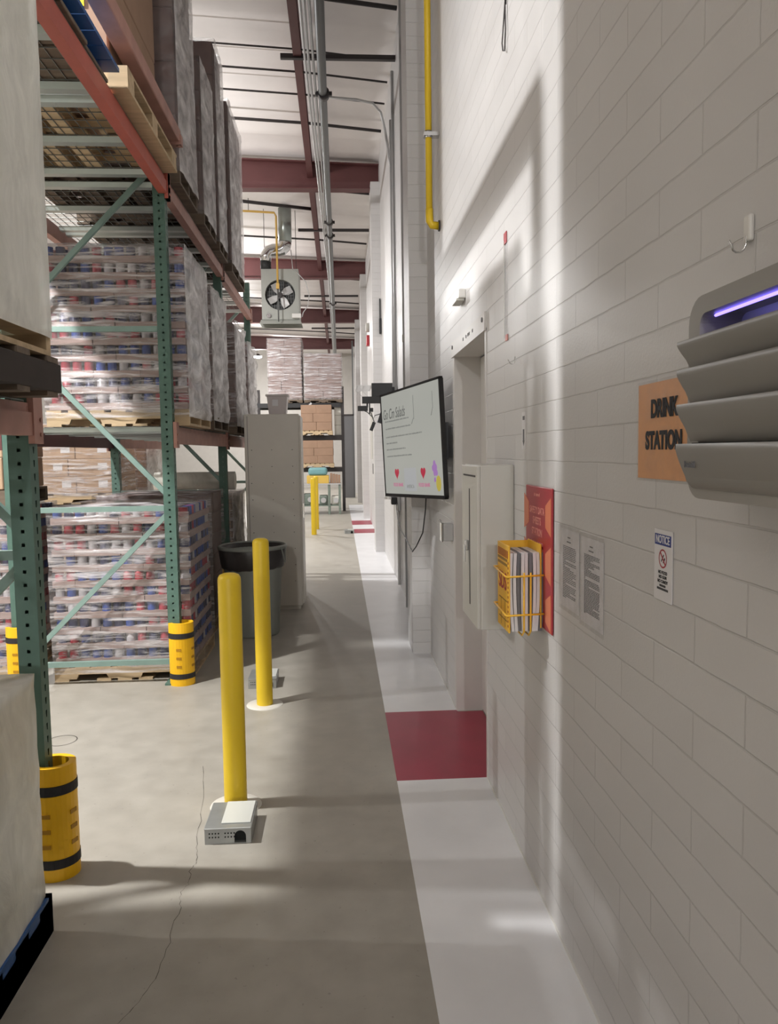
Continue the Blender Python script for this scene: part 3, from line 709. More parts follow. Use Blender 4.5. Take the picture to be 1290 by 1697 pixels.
def bait_station(x0, x1, y0, y1, h, label):
    t = thing('bait_station', label, 'bait station', ((x0 + x1) / 2, (y0 + y1) / 2, 0), 'grey pest bait stations on the floor')
    mb = MB(); cx = x1 - .045; n = 10; r = .024
    arch = [(cx + r * math.cos(PI - PI * i / n), .012 + (.02 if r else 0) + r * math.sin(PI * i / n)) for i in range(n + 1)]
    poly = [(x0, .004), (x0, h), (x1, h), (x1, .004), (cx + r, .004)] + arch[::-1] + [(cx - r, .004)]
    mb.prism(poly, 'y', y0, y0 + .006)
    mb.box(x0, x0 + .006, y0 + .006, y1, .004, h).box(x1 - .006, x1, y0 + .006, y1, .004, h).box(x0, x1, y1 - .006, y1, .004, h).box(x0, x1, y0, y1, 0, .004)
    mb.build('body', M['station'], t)
    mb = MB(); mb.box(cx - r, cx + r, y0 + .02, y0 + .024, .004, .058); mb.build('tunnel_shade', M['hole_shade'], t)  # dark sheet stands in for the unlit inside behind the arch
    mb = MB(); mb.rbox(x0 - .002, x1 + .002, y0 - .003, y1 + .002, h, h + .008, .003); mb.build('cover', M['station'], t)
    mb = MB(); mb.rbox(x1 - .128, x1 - .004, y0 + .035, y1 - .004, h + .008, h + .013, .012); mb.build('window', M['station_lid'], t)
    mb = MB()
    for c0 in (x0 + .02, x0 + .085):
        for i in range(4):
            for k in range(2): mb.tube([(c0 + i * .0125, y0 - .0012, .03 + k * .016), (c0 + i * .0125, y0 + .002, .03 + k * .016)], .0034, 8)
    mb.build('vent_hole_shade', M['hole_shade'], t)  # dark discs stand in for the shade in the vents
    return t
bs = bait_station(-.592, -.400, 3.145, 3.385, .062, 'grey bait station in front of the nearest bollard')
copy_tree(bs, (-.07, 2.14, 0), 'grey bait station on the floor behind the second bollard')
copy_tree(bs, (.66, 12.3, 0), 'small grey bait station far down the aisle beside the white stripe')

t = thing('trash_bin', 'round grey trash bin with black liner folded over its rim', 'trash bin', (-.80, 6.97, 0))
mb = MB(); mb.lathe((-.8, 6.97, 0), [(0, 0), (.215, 0), (.225, .02), (.262, .70), (.29, .72), (.295, .76), (.28, .775), (.255, .75), (.2, .05), (0, .04)], 40); mb.build('body', M['bin'], t)
mb = MB(); n = 48; vs = []; prof = [(.255, .60), (.276, .62), (.293, .70), (.302, .78), (.296, .80), (.268, .795), (.25, .6), (0, .45)]
for i, (r, z) in enumerate(prof):
    for j in range(n):
        a = 2 * PI * j / n; dz = .022 * noise.noise((math.cos(a) * 3, math.sin(a) * 3, 1)) if i < 2 else .006 * noise.noise((math.cos(a) * 4, math.sin(a) * 4, i))
        rr = r + .012 * noise.noise((math.cos(a) * 5, math.sin(a) * 5, i * .7)) * (i < 5); vs.append((-.8 + rr * math.cos(a), 6.97 + rr * math.sin(a), z + dz))
mb.add(vs, [(i * n + j, i * n + (j + 1) % n, (i + 1) * n + (j + 1) % n, (i + 1) * n + j) for i in range(len(prof) - 1) for j in range(n)], True)
mb.build('liner', M['liner'], t)
mb = MB(); mb.lathe((-.8, 6.97, 0), [(.285, .775), (.306, .778), (.308, .80), (.29, .812), (.282, .80)], 40); mb.build('rim', M['bin'], t)
mb = MB(); mb.tube([(-.53, 6.80, .80), (-.515, 6.79, .74), (-.505, 6.80, .68), (-.50, 6.83, .665), (-.50, 6.86, .69), (-.50, 6.87, .79)], .006, 8); mb.build('handle', M['bin'], t)

def cabinet(x0, x1, y0, y1, h, label, door=True):
    t = thing('steel_cabinet', label, 'cabinet', ((x0 + x1) / 2, (y0 + y1) / 2, 0), 'tall grey steel cabinets in the aisle')
    mb = MB(); mb.rbox(x0, x1, y0, y1, .04, h, .006); mb.box(x0 + .02, x1 - .02, y0 + .02, y1 - .02, 0, .04); mb.build('body', M['cab'], t)
    mb = MB(); mb.rbox(x1, x1 + .018, y0 + .01, y1 - .01, .06, h - .02, .003); d = mb.build('door', M['cab'], t)
    mb = MB(); mb.box(x1 + .018, x1 + .034, y0 + .06, y0 + .08, .95, 1.1); mb.build('handle', M['chrome'], d)
    mb = MB(); rg = random.Random(5)
    for xx in (.12, .5, .88):
        for i in range(9): mb.tube([(x0 + (x1 - x0) * xx + rg.uniform(-.01, .01), y0 - .0015, .3 + i * .17), (x0 + (x1 - x0) * xx, y0 + .002, .3 + i * .17)], .004, 6)
    mb.build('rivets', M['dark'], t)
    mb = MB(); mb.box(x0 + .03, x0 + .034, y0 - .002, y0, .06, h - .02); mb.build('seam', M['dark'], t)
    return t
cabinet(-.97, -.415, 8.0, 8.5, 2.025, 'tall grey steel cabinet standing behind the trash bin')
cabinet(-1.03, -.5, 8.75, 9.25, 2.04, 'second tall grey steel cabinet, a dark sliver behind the first')
t = thing('storage_tote', 'translucent white tote with a label standing on top of the cabinet', 'tote', (-.64, 8.25, 2.025))
mb = MB(); x, y, z = -.64, 8.25, 2.026
def frust(mb, a, b, z0, z1): mb.add([(x - a, y - a, z0), (x + a, y - a, z0), (x + a, y + a, z0), (x - a, y + a, z0), (x - b, y - b, z1), (x + b, y - b, z1), (x + b, y + b, z1), (x - b, y + b, z1)], [(3, 2, 1, 0), (4, 5, 6, 7), (0, 1, 5, 4), (1, 2, 6, 5), (2, 3, 7, 6), (3, 0, 4, 7)])
frust(mb, .088, .105, z, z + .19); mb.build('tub', M['tote'], t)
mb = MB(); mb.rbox(x - .118, x + .118, y - .118, y + .118, z + .19, z + .21, .005); mb.build('lid', M['tote'], t)
mb = MB(); mb.box(x - .05, x + .01, y - .108, y - .106, z + .09, z + .155); mb.build('label', M['paper'], t)

# ================================================================== OVERHEAD
def pipe(name, pts, r, m, label, cat, group=None, n=12):
    mb = MB(); mb.tube(pts, r, n); return tag(mb.build(name, m), label, cat, group)
t = thing('sprinkler_main', 'thick dark grey sprinkler main running along under the ceiling', 'pipe', (-.1, 15, 5.5))
mb = MB(); mb.tube([(-.07, -6, 5.5), (-.11, 9, 5.5), (-.1, 15, 5.5), (-.09, 34, 5.5)], .045, 16); mb.build('pipe_run', M['pipe'], t)
for y in (8.72, 13.4, 14.2, 20.5):
    mb = MB(); mb.tube([(-.1, y - .05, 5.5), (-.1, y + .05, 5.5)], .062, 14); mb.box(-.19, -.01, y - .02, y + .02, 5.48, 5.52); mb.build('coupling', M['dark'], t)
for y in (8.0, 15.4, 22.6):
    mb = MB(); mb.tube([(-.1, y, 5.5), (-.1, y, 6.2)], .006, 6); mb.build('hanger', M['dark'], t)
for x0, x1, r, lb in ((-.27, -.175, .012, 'thin grey conduit along the ceiling, nearest the dark roof purlin'), (-.235, -.15, .014, 'pale conduit along the ceiling, middle of the three'), (-.19, -.125, .013, 'pale conduit along the ceiling, next to the thick sprinkler main')):
    pipe('conduit', [(x0, -6, 5.52), (x0, 8, 5.52), (x1, 18, 5.52), (x1 - .01, 34, 5.52)], r, M['conduit'], lb, 'conduit', 'conduits running along the ceiling')
mb = MB(); mb.prism([(-.43, 5.98), (-.34, 5.98), (-.34, 6.0), (-.375, 6.0), (-.375, 6.18), (-.34, 6.18), (-.34, 6.2), (-.43, 6.2)], 'y', -6, 36)
tag(mb.build('roof_purlin', M['maroon']), 'dark maroon purlin running lengthwise beside the conduits', 'purlin', kind='thing')
# dark struts and rods across the ceiling
for y, x0, x1, lb in ((8.93, -.57, .70, 'dark strut under the conduits, nearest one'), (15.6, -.73, .66, 'dark strut under the conduits, level with the heater duct'), (22.0, -.9, .60, 'dark strut under the conduits, third one'), (27.6, -.9, .60, 'dark strut under the conduits, farthest one')):
    mb = MB(); mb.box(x0, x1, y - .025, y + .025, 5.96, 6.01)
    tag(mb.build('strut', M['dark']), lb, 'strut', 'struts carrying the overhead pipes')
    for x in (x0 + .1, x1 - .1):
        pass
for i, (y, r, lb) in enumerate(((8.05, .022, 'dark branch pipe across the ceiling, nearest and thickest'), (9.1, .010, 'thin rod across the ceiling just behind the first strut'), (9.62, .012, 'grey rod across the ceiling, first of a close pair'), (10.2, .012, 'grey rod across the ceiling, second of a close pair'), (11.05, .02, 'dark branch pipe across the ceiling before the first maroon beam'),
                         (13.7, .02, 'dark branch pipe across the ceiling just above the heater duct'), (16.9, .02, 'dark branch pipe across the ceiling behind the heater duct'), (20.4, .02, 'dark branch pipe across the ceiling beyond the second maroon beam'), (23.6, .02, 'dark branch pipe across the ceiling before the third maroon beam'), (26.6, .02, 'dark branch pipe across the ceiling beyond the third maroon beam'), (29.5, .02, 'dark branch pipe across the ceiling, farthest one'))):
    pipe('branch_pipe', [(-4.5, y - .1, zc(-4.5) - .12), (-.35, y, zc(-.35) - .12), (.66, y + .1, zc(.66) - .13)], r, M['dark'], lb, 'pipe', 'pipes crossing under the ceiling')
pipe('branch_pipe', [(-2.6, 13.9, 6.1), (-.4, 14.6, 6.08)], .03, M['dark'], 'dark diagonal brace pipe crossing behind the yellow gas pipe', 'pipe', 'pipes crossing under the ceiling')

# unit heater
t = thing('unit_heater', 'grey gas unit heater with round fan hanging above the aisle', 'heater', (-1.08, 15.3, 4.15))
HX0, HX1, HY0, HY1, HZ0, HZ1 = -1.42, -.72, 15.0, 15.75, 4.16, 5.10
mb = MB()
n = 28; c = (-1.07, 4.62); R = .285
outer = []
for i in range(n):
    a = 2 * PI * i / n; dx, dz = math.cos(a), math.sin(a)
    s_ = min((HX1 - c[0]) / abs(dx) if dx > 1e-6 else ((c[0] - HX0) / abs(dx) if dx < -1e-6 else 9), (HZ1 - c[1]) / abs(dz) if dz > 1e-6 else ((c[1] - HZ0) / abs(dz) if dz < -1e-6 else 9))
    outer.append((c[0] + dx * s_, HY0, c[1] + dz * s_))
inner = [(c[0] + R * math.cos(2 * PI * i / n), HY0, c[1] + R * math.sin(2 * PI * i / n)) for i in range(n)]
inn2 = [(p[0], HY0 + .1, p[2]) for p in inner]
mb.add(outer + inner + inn2, [(i, (i + 1) % n, n + (i + 1) % n, n + i) for i in range(n)] + [(n + i, n + (i + 1) % n, 2 * n + (i + 1) % n, 2 * n + i) for i in range(n)])
for x, zz in ((HX0, HZ0), (HX1, HZ0), (HX1, HZ1), (HX0, HZ1)): pass
cor = [(HX0, HZ0), (HX1, HZ0), (HX1, HZ1), (HX0, HZ1)]
mb.add([(x, HY0, z_) for x, z_ in cor] + [(x, HY1, z_) for x, z_ in cor], [(0, 1, 5, 4), (1, 2, 6, 5), (2, 3, 7, 6), (3, 0, 4, 7), (4, 5, 6, 7)])
# fill the corner triangles of the front
for (x, z_) in cor:
    near = sorted(range(n), key=lambda i: (outer[i][0] - x) ** 2 + (outer[i][2] - z_) ** 2)[:2]
    mb.add([(x, HY0, z_), outer[near[0]], outer[near[1]]], [(0, 1, 2)])
mb.build('casing', M['heater'], t)
mb = MB(); mb.box(c[0] - R, c[0] + R, HY0 + .1, HY0 + .11, c[1] - R, c[1] + R); gr = mb.build('back_grille', M['heater_dark'], t)
mb = MB()
for i in range(12):
    x = c[0] - R + .045 * i + .03; mb.box(x, x + .008, HY0 + .085, HY0 + .098, c[1] - R * .9, c[1] + R * .9)
for i in range(9): mb.box(c[0] - R * .9, c[0] + R * .9, HY0 + .086, HY0 + .097, c[1] - R + .065 * i + .03, c[1] - R + .065 * i + .036)
mb.build('bars', M['pipe'], gr)
mb = MB(); mb.tube([(c[0], HY0 - .01, c[1]), (c[0], HY0 + .08, c[1])], .05, 16); fan = mb.build('fan_hub', M['dark'], t)
for k in range(4):
    a = .65 + k * PI / 2; d = Vector((math.cos(a), 0, math.sin(a))); p_ = Vector((-math.sin(a), 0, math.cos(a))); cc = Vector((c[0], HY0 + .035, c[1]))
    mb = MB(); o = [cc + d * .04 - p_ * .03, cc + d * .13 - p_ * .085 + Vector((0, .03, 0)), cc + d * .235 - p_ * .10 + Vector((0, .03, 0)), cc + d * .25 + p_ * .03 - Vector((0, .02, 0)), cc + d * .14 + p_ * .055 - Vector((0, .02, 0)), cc + d * .04 + p_ * .03]
    mb.add(o + [q_ + Vector((0, .004, 0)) for q_ in o], [(0, 1, 2, 3, 4, 5), (11, 10, 9, 8, 7, 6)] + [(i, (i + 1) % 6, 6 + (i + 1) % 6, 6 + i) for i in range(6)])
    mb.build('fan_blade', M['conduit'], t)
mb = MB()
for i in range(5): mb.add([(HX0 - .02, HY0 + .02 + i * .13, HZ0), (HX1 + .02, HY0 + .02 + i * .13, HZ0), (HX1 + .05, HY0 - .06 + i * .13, HZ0 - .09), (HX0 - .05, HY0 - .06 + i * .13, HZ0 - .09),
                          (HX0 - .02, HY0 + .03 + i * .13, HZ0), (HX1 + .02, HY0 + .03 + i * .13, HZ0), (HX1 + .05, HY0 - .05 + i * .13, HZ0 - .09), (HX0 - .05, HY0 - .05 + i * .13, HZ0 - .09)], [(0, 1, 2, 3), (7, 6, 5, 4), (0, 4, 5, 1), (2, 6, 7, 3), (0, 3, 7, 4), (1, 5, 6, 2)])
mb.build('outlet_louvers', M['heater'], t)
mb = MB(); mb.rbox(HX1 - .13, HX1 + .04, HY0 - .08, HY0, HZ0 + .02, HZ0 + .1, .008); mb.build('control_box', M['white'], t)
mb = MB(); mb.tube([(-1.29, HY0 + .02, HZ0 + .07), (-1.29, HY0 - .03, HZ0 + .07)], .04, 12); mb.build('burner_port', M['chrome'], t)
for x in (HX0 + .05, HX1 - .05):
    mb = MB(); mb.tube([(x, 15.3, HZ1), (x, 15.3, zc(x) - .02)], .006, 6); mb.build('hanger_rod', M['dark'], t)
t = thing('flue_duct', 'round galvanised flue duct rising from the heater to the ceiling', 'duct', (-.97, 15.1, 5.1))
mb = MB(); mb.tube([(-.955, 15.1, 6.24), (-.96, 15.1, 5.62)], .125, 20); mb.build('riser', M['duct'], t)
mb = MB(); pts = [(-.96, 15.1, 5.62)] + [(-1.1 + .14 * math.cos(a), 15.1, 5.60 - .13 * math.sin(a)) for a in (.5, 1.0, 1.5)] + [(-1.18, 15.08, 5.47), (-1.27, 15.06, 5.44), (-1.32, 15.05, 5.36), (-1.33, 15.05, 5.25)]
mb.tube(pts, [.125, .125, .122, .12, .115, .11, .105, .10], 18); mb.build('elbow', M['chrome'], t)
mb = MB(); mb.tube([(-1.33, 15.06, 5.25), (-1.33, 15.06, 5.102)], .10, 18); mb.build('collar', M['heater_dark'], t)
t = thing('gas_pipe', 'ochre gas pipe dropping in front of the heater fan', 'pipe', (-1.1, 14.9, 4.2))
mb = MB(); mb.tube([(-3.2, 14.75, 6.12), (-1.6, 14.8, 6.1), (-1.13, 14.82, 6.08), (-1.1, 14.84, 6.02), (-1.1, 14.86, 4.75)], .02, 10); mb.build('pipe_run', M['gas_old'], t)
mb = MB(); mb.tube([(-1.1, 14.86, 4.75), (-1.1, 14.87, 4.1)], .013, 8); mb.build('lower_drop', M['pipe'], t)
mb = MB(); mb.tube([(-1.6, 14.8, 6.1), (-1.6, 14.8, zc(-1.6) + .01)], .006, 6); mb.build('hanger', M['dark'], t)
mb = MB(); mb.box(-1.13, -1.07, 14.83, 14.89, 4.70, 4.80); mb.build('valve', M['gas_old'], t)
pipe('cable', [(-.86, 15.2, 5.5), (-.82, 15.0, 5.1), (-.7, 14.95, 4.98), (-.58, 14.95, 4.85), (-.52, 14.95, 4.6), (-.55, 14.95, 4.4), (-.64, 14.95, 4.28), (-.66, 14.95, 4.2)], .008, M['conduit'], 'pale flexible cable curving beside the hanging heater', 'cable')

# high bay lamps, the last two added as fill
for i, (p, pw) in enumerate(LAMPS):
    lab = ['high bay lamp in the next aisle beside the open bay', 'high bay lamp in the next aisle behind the wrapped loads', 'high bay lamp in the next aisle, level with the heater', 'brilliant white lamp glaring below the heater', 'smaller brilliant lamp beside the distant wrapped loads', 'high bay lamp behind the viewer over the aisle', 'high bay lamp behind the viewer in the next aisle', 'high bay lamp two aisles away, level with the open bay', 'added fill lamp far behind the viewer over the aisle', 'added fill lamp far behind the viewer in the next aisle'][i]
    t = thing('high_bay_lamp', lab, 'lamp', p, 'high bay lamps hanging from the roof')
    mb = MB(); x, y, z = p
    mb.lathe(p, [(0, .13), (.07, .13), (.10, .09), (.17, .05), (.18, .03)], 24); mb.build('housing', M['dark'], t)
    mb = MB(); mb.lathe(p, [(.178, .03), (.165, -.005), (.12, -.03), (0, -.04)], 24); mb.build('lens', M['lamp'], t)
    mb = MB(); mb.tube([(x, y, z + .13), (x, y, zc(x) + .02)], .006, 6); mb.build('cable', M['dark'], t)
    ld = bpy.data.lights.new('lamp_light', 'AREA'); ld.shape = 'DISK'; ld.size = .13; ld.energy = pw if p[1] > -10 else pw * .04; ld.color = (1.0, .99, .98)
    lo = bpy.data.objects.new('lamp_light', ld); C.objects.link(lo); lo.parent = t; lo.location = (0, 0, -.06)
    ld = bpy.data.lights.new('lamp_spill', 'POINT'); ld.energy = pw * (.35 if i == 0 else .8) if p[1] > -10 else pw; ld.shadow_soft_size = .06; ld.color = (1.0, .99, .98)
    lo = bpy.data.objects.new('lamp_spill', ld); C.objects.link(lo); lo.parent = t; lo.location = (0, 0, -.16)

# ================================================================== RIGHT WALL FITTINGS
t = thing('gas_pipe', 'bright yellow gas pipe coming down beside the pillar, elbow into the wall', 'pipe', (.63, 5.3, 3.1))
mb = MB(); mb.tube([(.632, 5.32, 6.2), (.634, 5.32, 3.22)], .022, 14); mb.build('pipe_run', M['gas'], t)
mb = MB(); mb.tube([(.634, 5.32, 3.25), (.636, 5.32, 3.17), (.65, 5.32, 3.145), (.70, 5.32, 3.14)], .026, 14); mb.build('elbow', M['gas'], t)
mb = MB(); mb.tube([(.694, 5.32, 3.14), (WX, 5.32, 3.14)], .036, 14); mb.build('flange', M['dark'], t)
mb = MB(); mb.box(.60, WX, 5.29, 5.35, 3.72, 3.745); mb.tube([(.632, 5.32, 3.71), (.632, 5.32, 3.755)], .028, 12); mb.build('clamp', M['chrome'], t)
for (y, z0, z1, r, lb) in ((7.86, .02, 6.1, .024, 'grey conduit on the wall just past the nearest pillar, full height'), (9.25, 1.0, 6.0, .017, 'grey wall conduit behind the screen, right one of a pair'), (9.6, 1.0, 5.6, .017, 'grey wall conduit behind the screen, left one of a pair'), (14.6, .3, 5.4, .015, 'thin conduit on the far wall beyond the second pillar')):
    pipe('wall_conduit', [(WX - r - .004, y, z0), (WX - r - .004, y, z1)], r, M['conduit'], lb, 'conduit', 'conduits on the block wall')
pipe('wall_conduit', [(-.3, 10.0, 6.05), (.3, 10.05, 6.03), (.5, 10.08, 6.0), (.60, 10.1, 5.9), (.655, 10.15, 5.7), (.68, 9.9, 5.3), (.685, 9.6, 5.05)], .016, M['conduit'], 'bent conduit leaving the ceiling and curving down the wall', 'conduit')
t = thing('junction_box', 'white round junction box halfway down the full height conduit', 'junction box', (.66, 7.86, 2.5))
mb = MB(); mb.rbox(.645, .70, 7.80, 7.80 + .03, 2.72, 2.79, .004); mb.build('box_body', M['offwhite'], t)

# screen on an arm
BL, BR_, TR, TL = Vector((.334, 5.82, 1.29)), Vector((.652, 4.74, 1.323)), Vector((.616, 4.74, 2.082)), Vector((.318, 5.82, 2.045))
Q = (BL, BR_, TR, TL)
rg_ = ((BR_ - BL) + (TR - TL)).normalized(); upv = ((TL - BL) + (TR - BR_)).normalized(); nn = rg_.cross(upv).normalized()   # faces the aisle
upv = nn.cross(rg_).normalized()
_c = (BL + BR_ + TR + TL) / 4; _w = ((BR_ - BL).length + (TR - TL).length) / 4; _h = ((TL - BL).length + (TR - BR_).length) / 4
BL, BR_, TR, TL = _c - rg_ * _w - upv * _h, _c + rg_ * _w - upv * _h, _c + rg_ * _w + upv * _h, _c - rg_ * _w + upv * _h
Q = (BL, BR_, TR, TL)
tv = t = thing('television', 'flat screen on a wall arm showing a white slide with two red hearts', 'screen', tuple((BL + BR_) / 2))
def slabq(mb, q, d0, d1):
    a = [p + nn * d0 for p in q] + [p + nn * d1 for p in q]
    mb.add(a, [(3, 2, 1, 0), (4, 5, 6, 7), (0, 1, 5, 4), (1, 2, 6, 5), (2, 3, 7, 6), (3, 0, 4, 7)])
def subq(u0, u1, v0, v1): return [quad_pt(Q, u0, v0), quad_pt(Q, u1, v0), quad_pt(Q, u1, v1), quad_pt(Q, u0, v1)]
bz, bv = .014, .02
mb = MB()
for a in (subq(0, 1, 0, bv * 1.5), subq(0, 1, 1 - bv, 1), subq(0, bz, 0, 1), subq(1 - bz, 1, 0, 1)): slabq(mb, a, -.02, .004)
mb.build('bezel', M['black'], t)
mb = MB(); slabq(mb, subq(.01, .99, .012, .988), -.028, -.004); slabq(mb, subq(.12, .80, .05, .6), -.048, -.028); mb.build('back_shell', M['black'], t)
S_ = emissive('screen_white', (206, 207, 198), .55); SP = emissive('screen_pale', (210, 208, 224), .58); SK = emissive('screen_ink', (158, 160, 154), .55); SKd = emissive('screen_dark_ink', (112, 114, 110), .6)
SR = emissive('screen_red', (206, 44, 76), .6); SPk = emissive('screen_pink', (220, 130, 166), .6); SPu = emissive('screen_purple', (184, 134, 206), .6); SY = emissive('screen_yellow', (214, 196, 84), .6); SB = emissive('screen_lilac', (206, 207, 208), .56)
mb = MB(); slabq(mb, subq(bz, 1 - bz, bv * 1.5, 1 - bv), -.004, .0); scr = mb.build('display', S_, t)
def line(mb, u0, u1, v, h, jit=.25):
    rg = random.Random(int(u1 * 1000)); u = u0
    while u < u1:
        w_ = rg.uniform(.012, .035); slabq(mb, subq(u, min(u + w_, u1), v - h / 2, v + h / 2 * rg.uniform(.6, 1.1)), .0, .0012); u += w_ + rg.choice((.003, .004, .009))
mb = MB()
for u0, u1, v in ((.07, .50, .725), (.075, .53, .655), (.075, .70, .575), (.075, .28, .515), (.075, .42, .455), (.075, .52, .39)): line(mb, u0, u1, v, .013)
slabq(mb, subq(.585, .592, .70, .91), 0, .0012); slabq(mb, [quad_pt(Q, .54, .66), quad_pt(Q, .55, .66), quad_pt(Q, .592, .72), quad_pt(Q, .585, .72)], 0, .0012)
slabq(mb, subq(.88, .886, .76, .90), 0, .0012); slabq(mb, [quad_pt(Q, .85, .70), quad_pt(Q, .86, .70), quad_pt(Q, .886, .77), quad_pt(Q, .88, .77)], 0, .0012)
mb.build('slide_text', SK, scr)
hw = (BR_ - BL).length
text('slide_title', 'Go Cm Salads', .105, quad_pt(Q, .24, .79) + nn * .001, SKd, scr, rg_, upv, shear=.25, xs=.75)
def heart(u, v, s):
    mb = MB(); pts = []
    for i in range(28):
        a = 2 * PI * i / 28; pts.append((16 * math.sin(a) ** 3 / 17 * s, (13 * math.cos(a) - 5 * math.cos(2 * a) - 2 * math.cos(3 * a) - math.cos(4 * a)) / 17 * s))
    c0 = quad_pt(Q, u, v); n_ = len(pts)
    mb.add([c0 + rg_ * a + upv * b + nn * .0 for a, b in pts] + [c0 + rg_ * a + upv * b + nn * .0014 for a, b in pts], [list(range(n_, 2 * n_))] + [(i, (i + 1) % n_, n_ + (i + 1) % n_, n_ + i) for i in range(n_)])
    mb.build('heart', SR, scr)
heart(.245, .225, .045); heart(.69, .225, .045)
text('caption', 'FOOD BANK', .034, quad_pt(Q, .26, .115) + nn * .001, SPk, scr, rg_, upv, bold=.001)
text('caption', 'FOOD BANK', .034, quad_pt(Q, .70, .115) + nn * .001, SPk, scr, rg_, upv, bold=.001)
text('caption', 'AMERICA', .034, quad_pt(Q, .475, .10) + nn * .0016, SK, scr, rg_, upv)
mb = MB(); slabq(mb, subq(.375, .575, .06, .27), 0, .0008); mb.build('pale_block', SB, scr)
mb = MB(); c0 = quad_pt(Q, .915, .13); mb.add([c0 + rg_ * .04 * math.cos(a) + upv * .05 * math.sin(a) + nn * .0012 for a in [2 * PI * i / 24 for i in range(24)]], [list(range(24))]); mb.build('yellow_balloon', SY, scr)
mb = MB()
for du, dv, rr in ((0, 0, .022), (.03, .0, .02), (-.02, .03, .022), (.02, .035, .022), (0, .06, .02), (.0, -.045, .016)):
    c0 = quad_pt(Q, .865, .22) + rg_ * du + upv * dv + nn * .0011; mb.add([c0 + rg_ * rr * math.cos(a) + upv * rr * math.sin(a) for a in [2 * PI * i / 16 for i in range(16)]], [list(range(16))])
mb.build('purple_cluster', SPu, scr)
mb = MB(); c_ = quad_pt(Q, .55, .5) - nn * .052; mb.bar(c_, c_ - nn * .05, .25, .25); p2 = Vector((.66, 5.25, c_.z)); mb.bar(c_ - nn * .03, p2, .04, .06); mb.box(.66, WX, 5.0, 5.5, c_.z - .12, c_.z + .12); mb.build('wall_arm', M['black'], t)
for u in (.0, .05):
    mb = MB(); pp = quad_pt(Q, u + .02, .0); mb.bar(pp - upv * .012 + nn * .002 - rg_ * .02, pp - upv * .012 + nn * .002 + rg_ * .02, .02, .02); mb.build('corner_cap', M['white'], t)
# its power cord and the outlet
pipe('power_cord', [(.585, 5.25, 1.33), (.585, 5.3, 1.22), (.575, 5.4, 1.05), (.548, 5.6, .93), (.53, 5.72, .875), (.525, 5.8, .89), (.535, 6.3, .90), (.555, 7.2, .90), (.58, 7.8, .92), (.64, 8.9, 1.0), (.69, 9.15, 1.04)], .0045, M['black'], 'thin dark cord hanging in a loop below the screen', 'cord')
t = thing('wall_outlet', 'white wall outlet with a black plug, below the far end of the screen', 'outlet', (WX, 9.15, .9))
mb = MB(); mb.rbox(.665, WX, 9.02, 9.28, .93, 1.16, .006); mb.build('outlet_box', M['conduit'], t)
mb = MB(); mb.rbox(.60, .665, 9.08, 9.22, 1.0, 1.09, .008); mb.build('plug', M['black'], t)
mb = MB(); mb.tube([(.682, 9.05, .93), (.682, 9.05, .05)], .018, 10); mb.build('conduit_drop', M['white'], t)
# lock / switch box left of the door
t = thing('switch_box', 'small grey steel switch box on the wall just before the door frame', 'switch box', (WX, 4.86, 1.02))
mb = MB(); mb.rbox(.645, WX, 4.80, 4.90, 1.055, 1.165, .004); mb.build('box_body', M['conduit'], t)
mb = MB(); mb.rbox(.632, .645, 4.82, 4.90, 1.05, 1.17, .003); mb.tube([(.64, 4.905, 1.17), (.63, 4.91, 1.18)], .008, 8); mb.build('cover', M['chrome'], t)
# monitor bracket farther along
t = thing('bracket_rig', 'black plate and bracket rig with dangling cables beyond the screen', 'bracket', (.5, 9.3, 2.0))
mb = MB(); mb.rbox(.395, .645, 9.3, 9.36, 2.27, 2.445, .004); mb.box(.62, WX, 9.33, 9.36, 2.3, 2.4); mb.build('plate', M['black'], t)
mb = MB(); mb.rbox(.28, .52, 9.28, 9.36, 2.205, 2.285, .004); mb.build('arm', M['black'], t)
mb = MB(); mb.box(.33, .35, 9.3, 9.33, 2.16, 2.21); mb.rbox(.225, .345, 9.27, 9.36, 2.115, 2.175, .004); mb.box(.36, .375, 9.3, 9.33, 2.08, 2.21); mb.rbox(.365, .41, 9.28, 9.34, 2.105, 2.15, .004); mb.build('clamp', M['black'], t)
mb = MB(); mb.bar((.38, 9.3, 1.88), (.42, 9.3, 1.98), .04, .04); mb.bar((.48, 9.3, 1.97), (.52, 9.3, 2.09), .04, .05); mb.build('handset', M['black'], t)
mb = MB(); mb.tube([(.30, 9.3, 2.12), (.34, 9.3, 2.10), (.40, 9.3, 2.04), (.42, 9.3, 1.98)], .006, 6); mb.tube([(.38, 9.3, 2.1), (.41, 9.3, 2.02), (.43, 9.3, 2.06), (.50, 9.3, 2.08)], .006, 6); mb.build('cables', M['pipe'], t)
# things on far pillars and wall
t = thing('fire_alarm', 'small red fire alarm box on the distant wall', 'alarm', (WX, 17.4, 4.0))
mb = MB(); mb.rbox(.64, WX, 17.25, 17.5, 3.98, 4.2, .01); mb.build('box_body', M['alarm'], t)
mb = MB(); mb.tube([(.63, 17.38, 4.38), (WX, 17.38, 4.38)], .1, 14); mb.build('bell', M['offwhite'], t)
t = thing('door_handle_bar', 'dark slender hanger fixed to the right edge of the second pillar', 'hanger', (.69, 12.47, 3.5))
mb = MB(); mb.box(.672, .688, 12.45, 12.48, 3.72, 4.05); mb.rbox(.665, .70, 12.42, 12.48, 3.50, 3.74, .006); mb.build('bar', M['black'], t)
t = thing('electrical_panel', 'white electrical panel on the distant wall past the second pillar', 'panel', (WX, 14.0, 1.2))
mb = MB(); mb.rbox(.62, WX, 14.9, 15.5, 1.5, 2.4, .006); mb.build('box_body', M['offwhite'], t)
mb = MB(); mb.rbox(.64, WX, 14.95, 15.2, 1.2, 1.4, .006); mb.build('lower_box', M['pipe'], t)
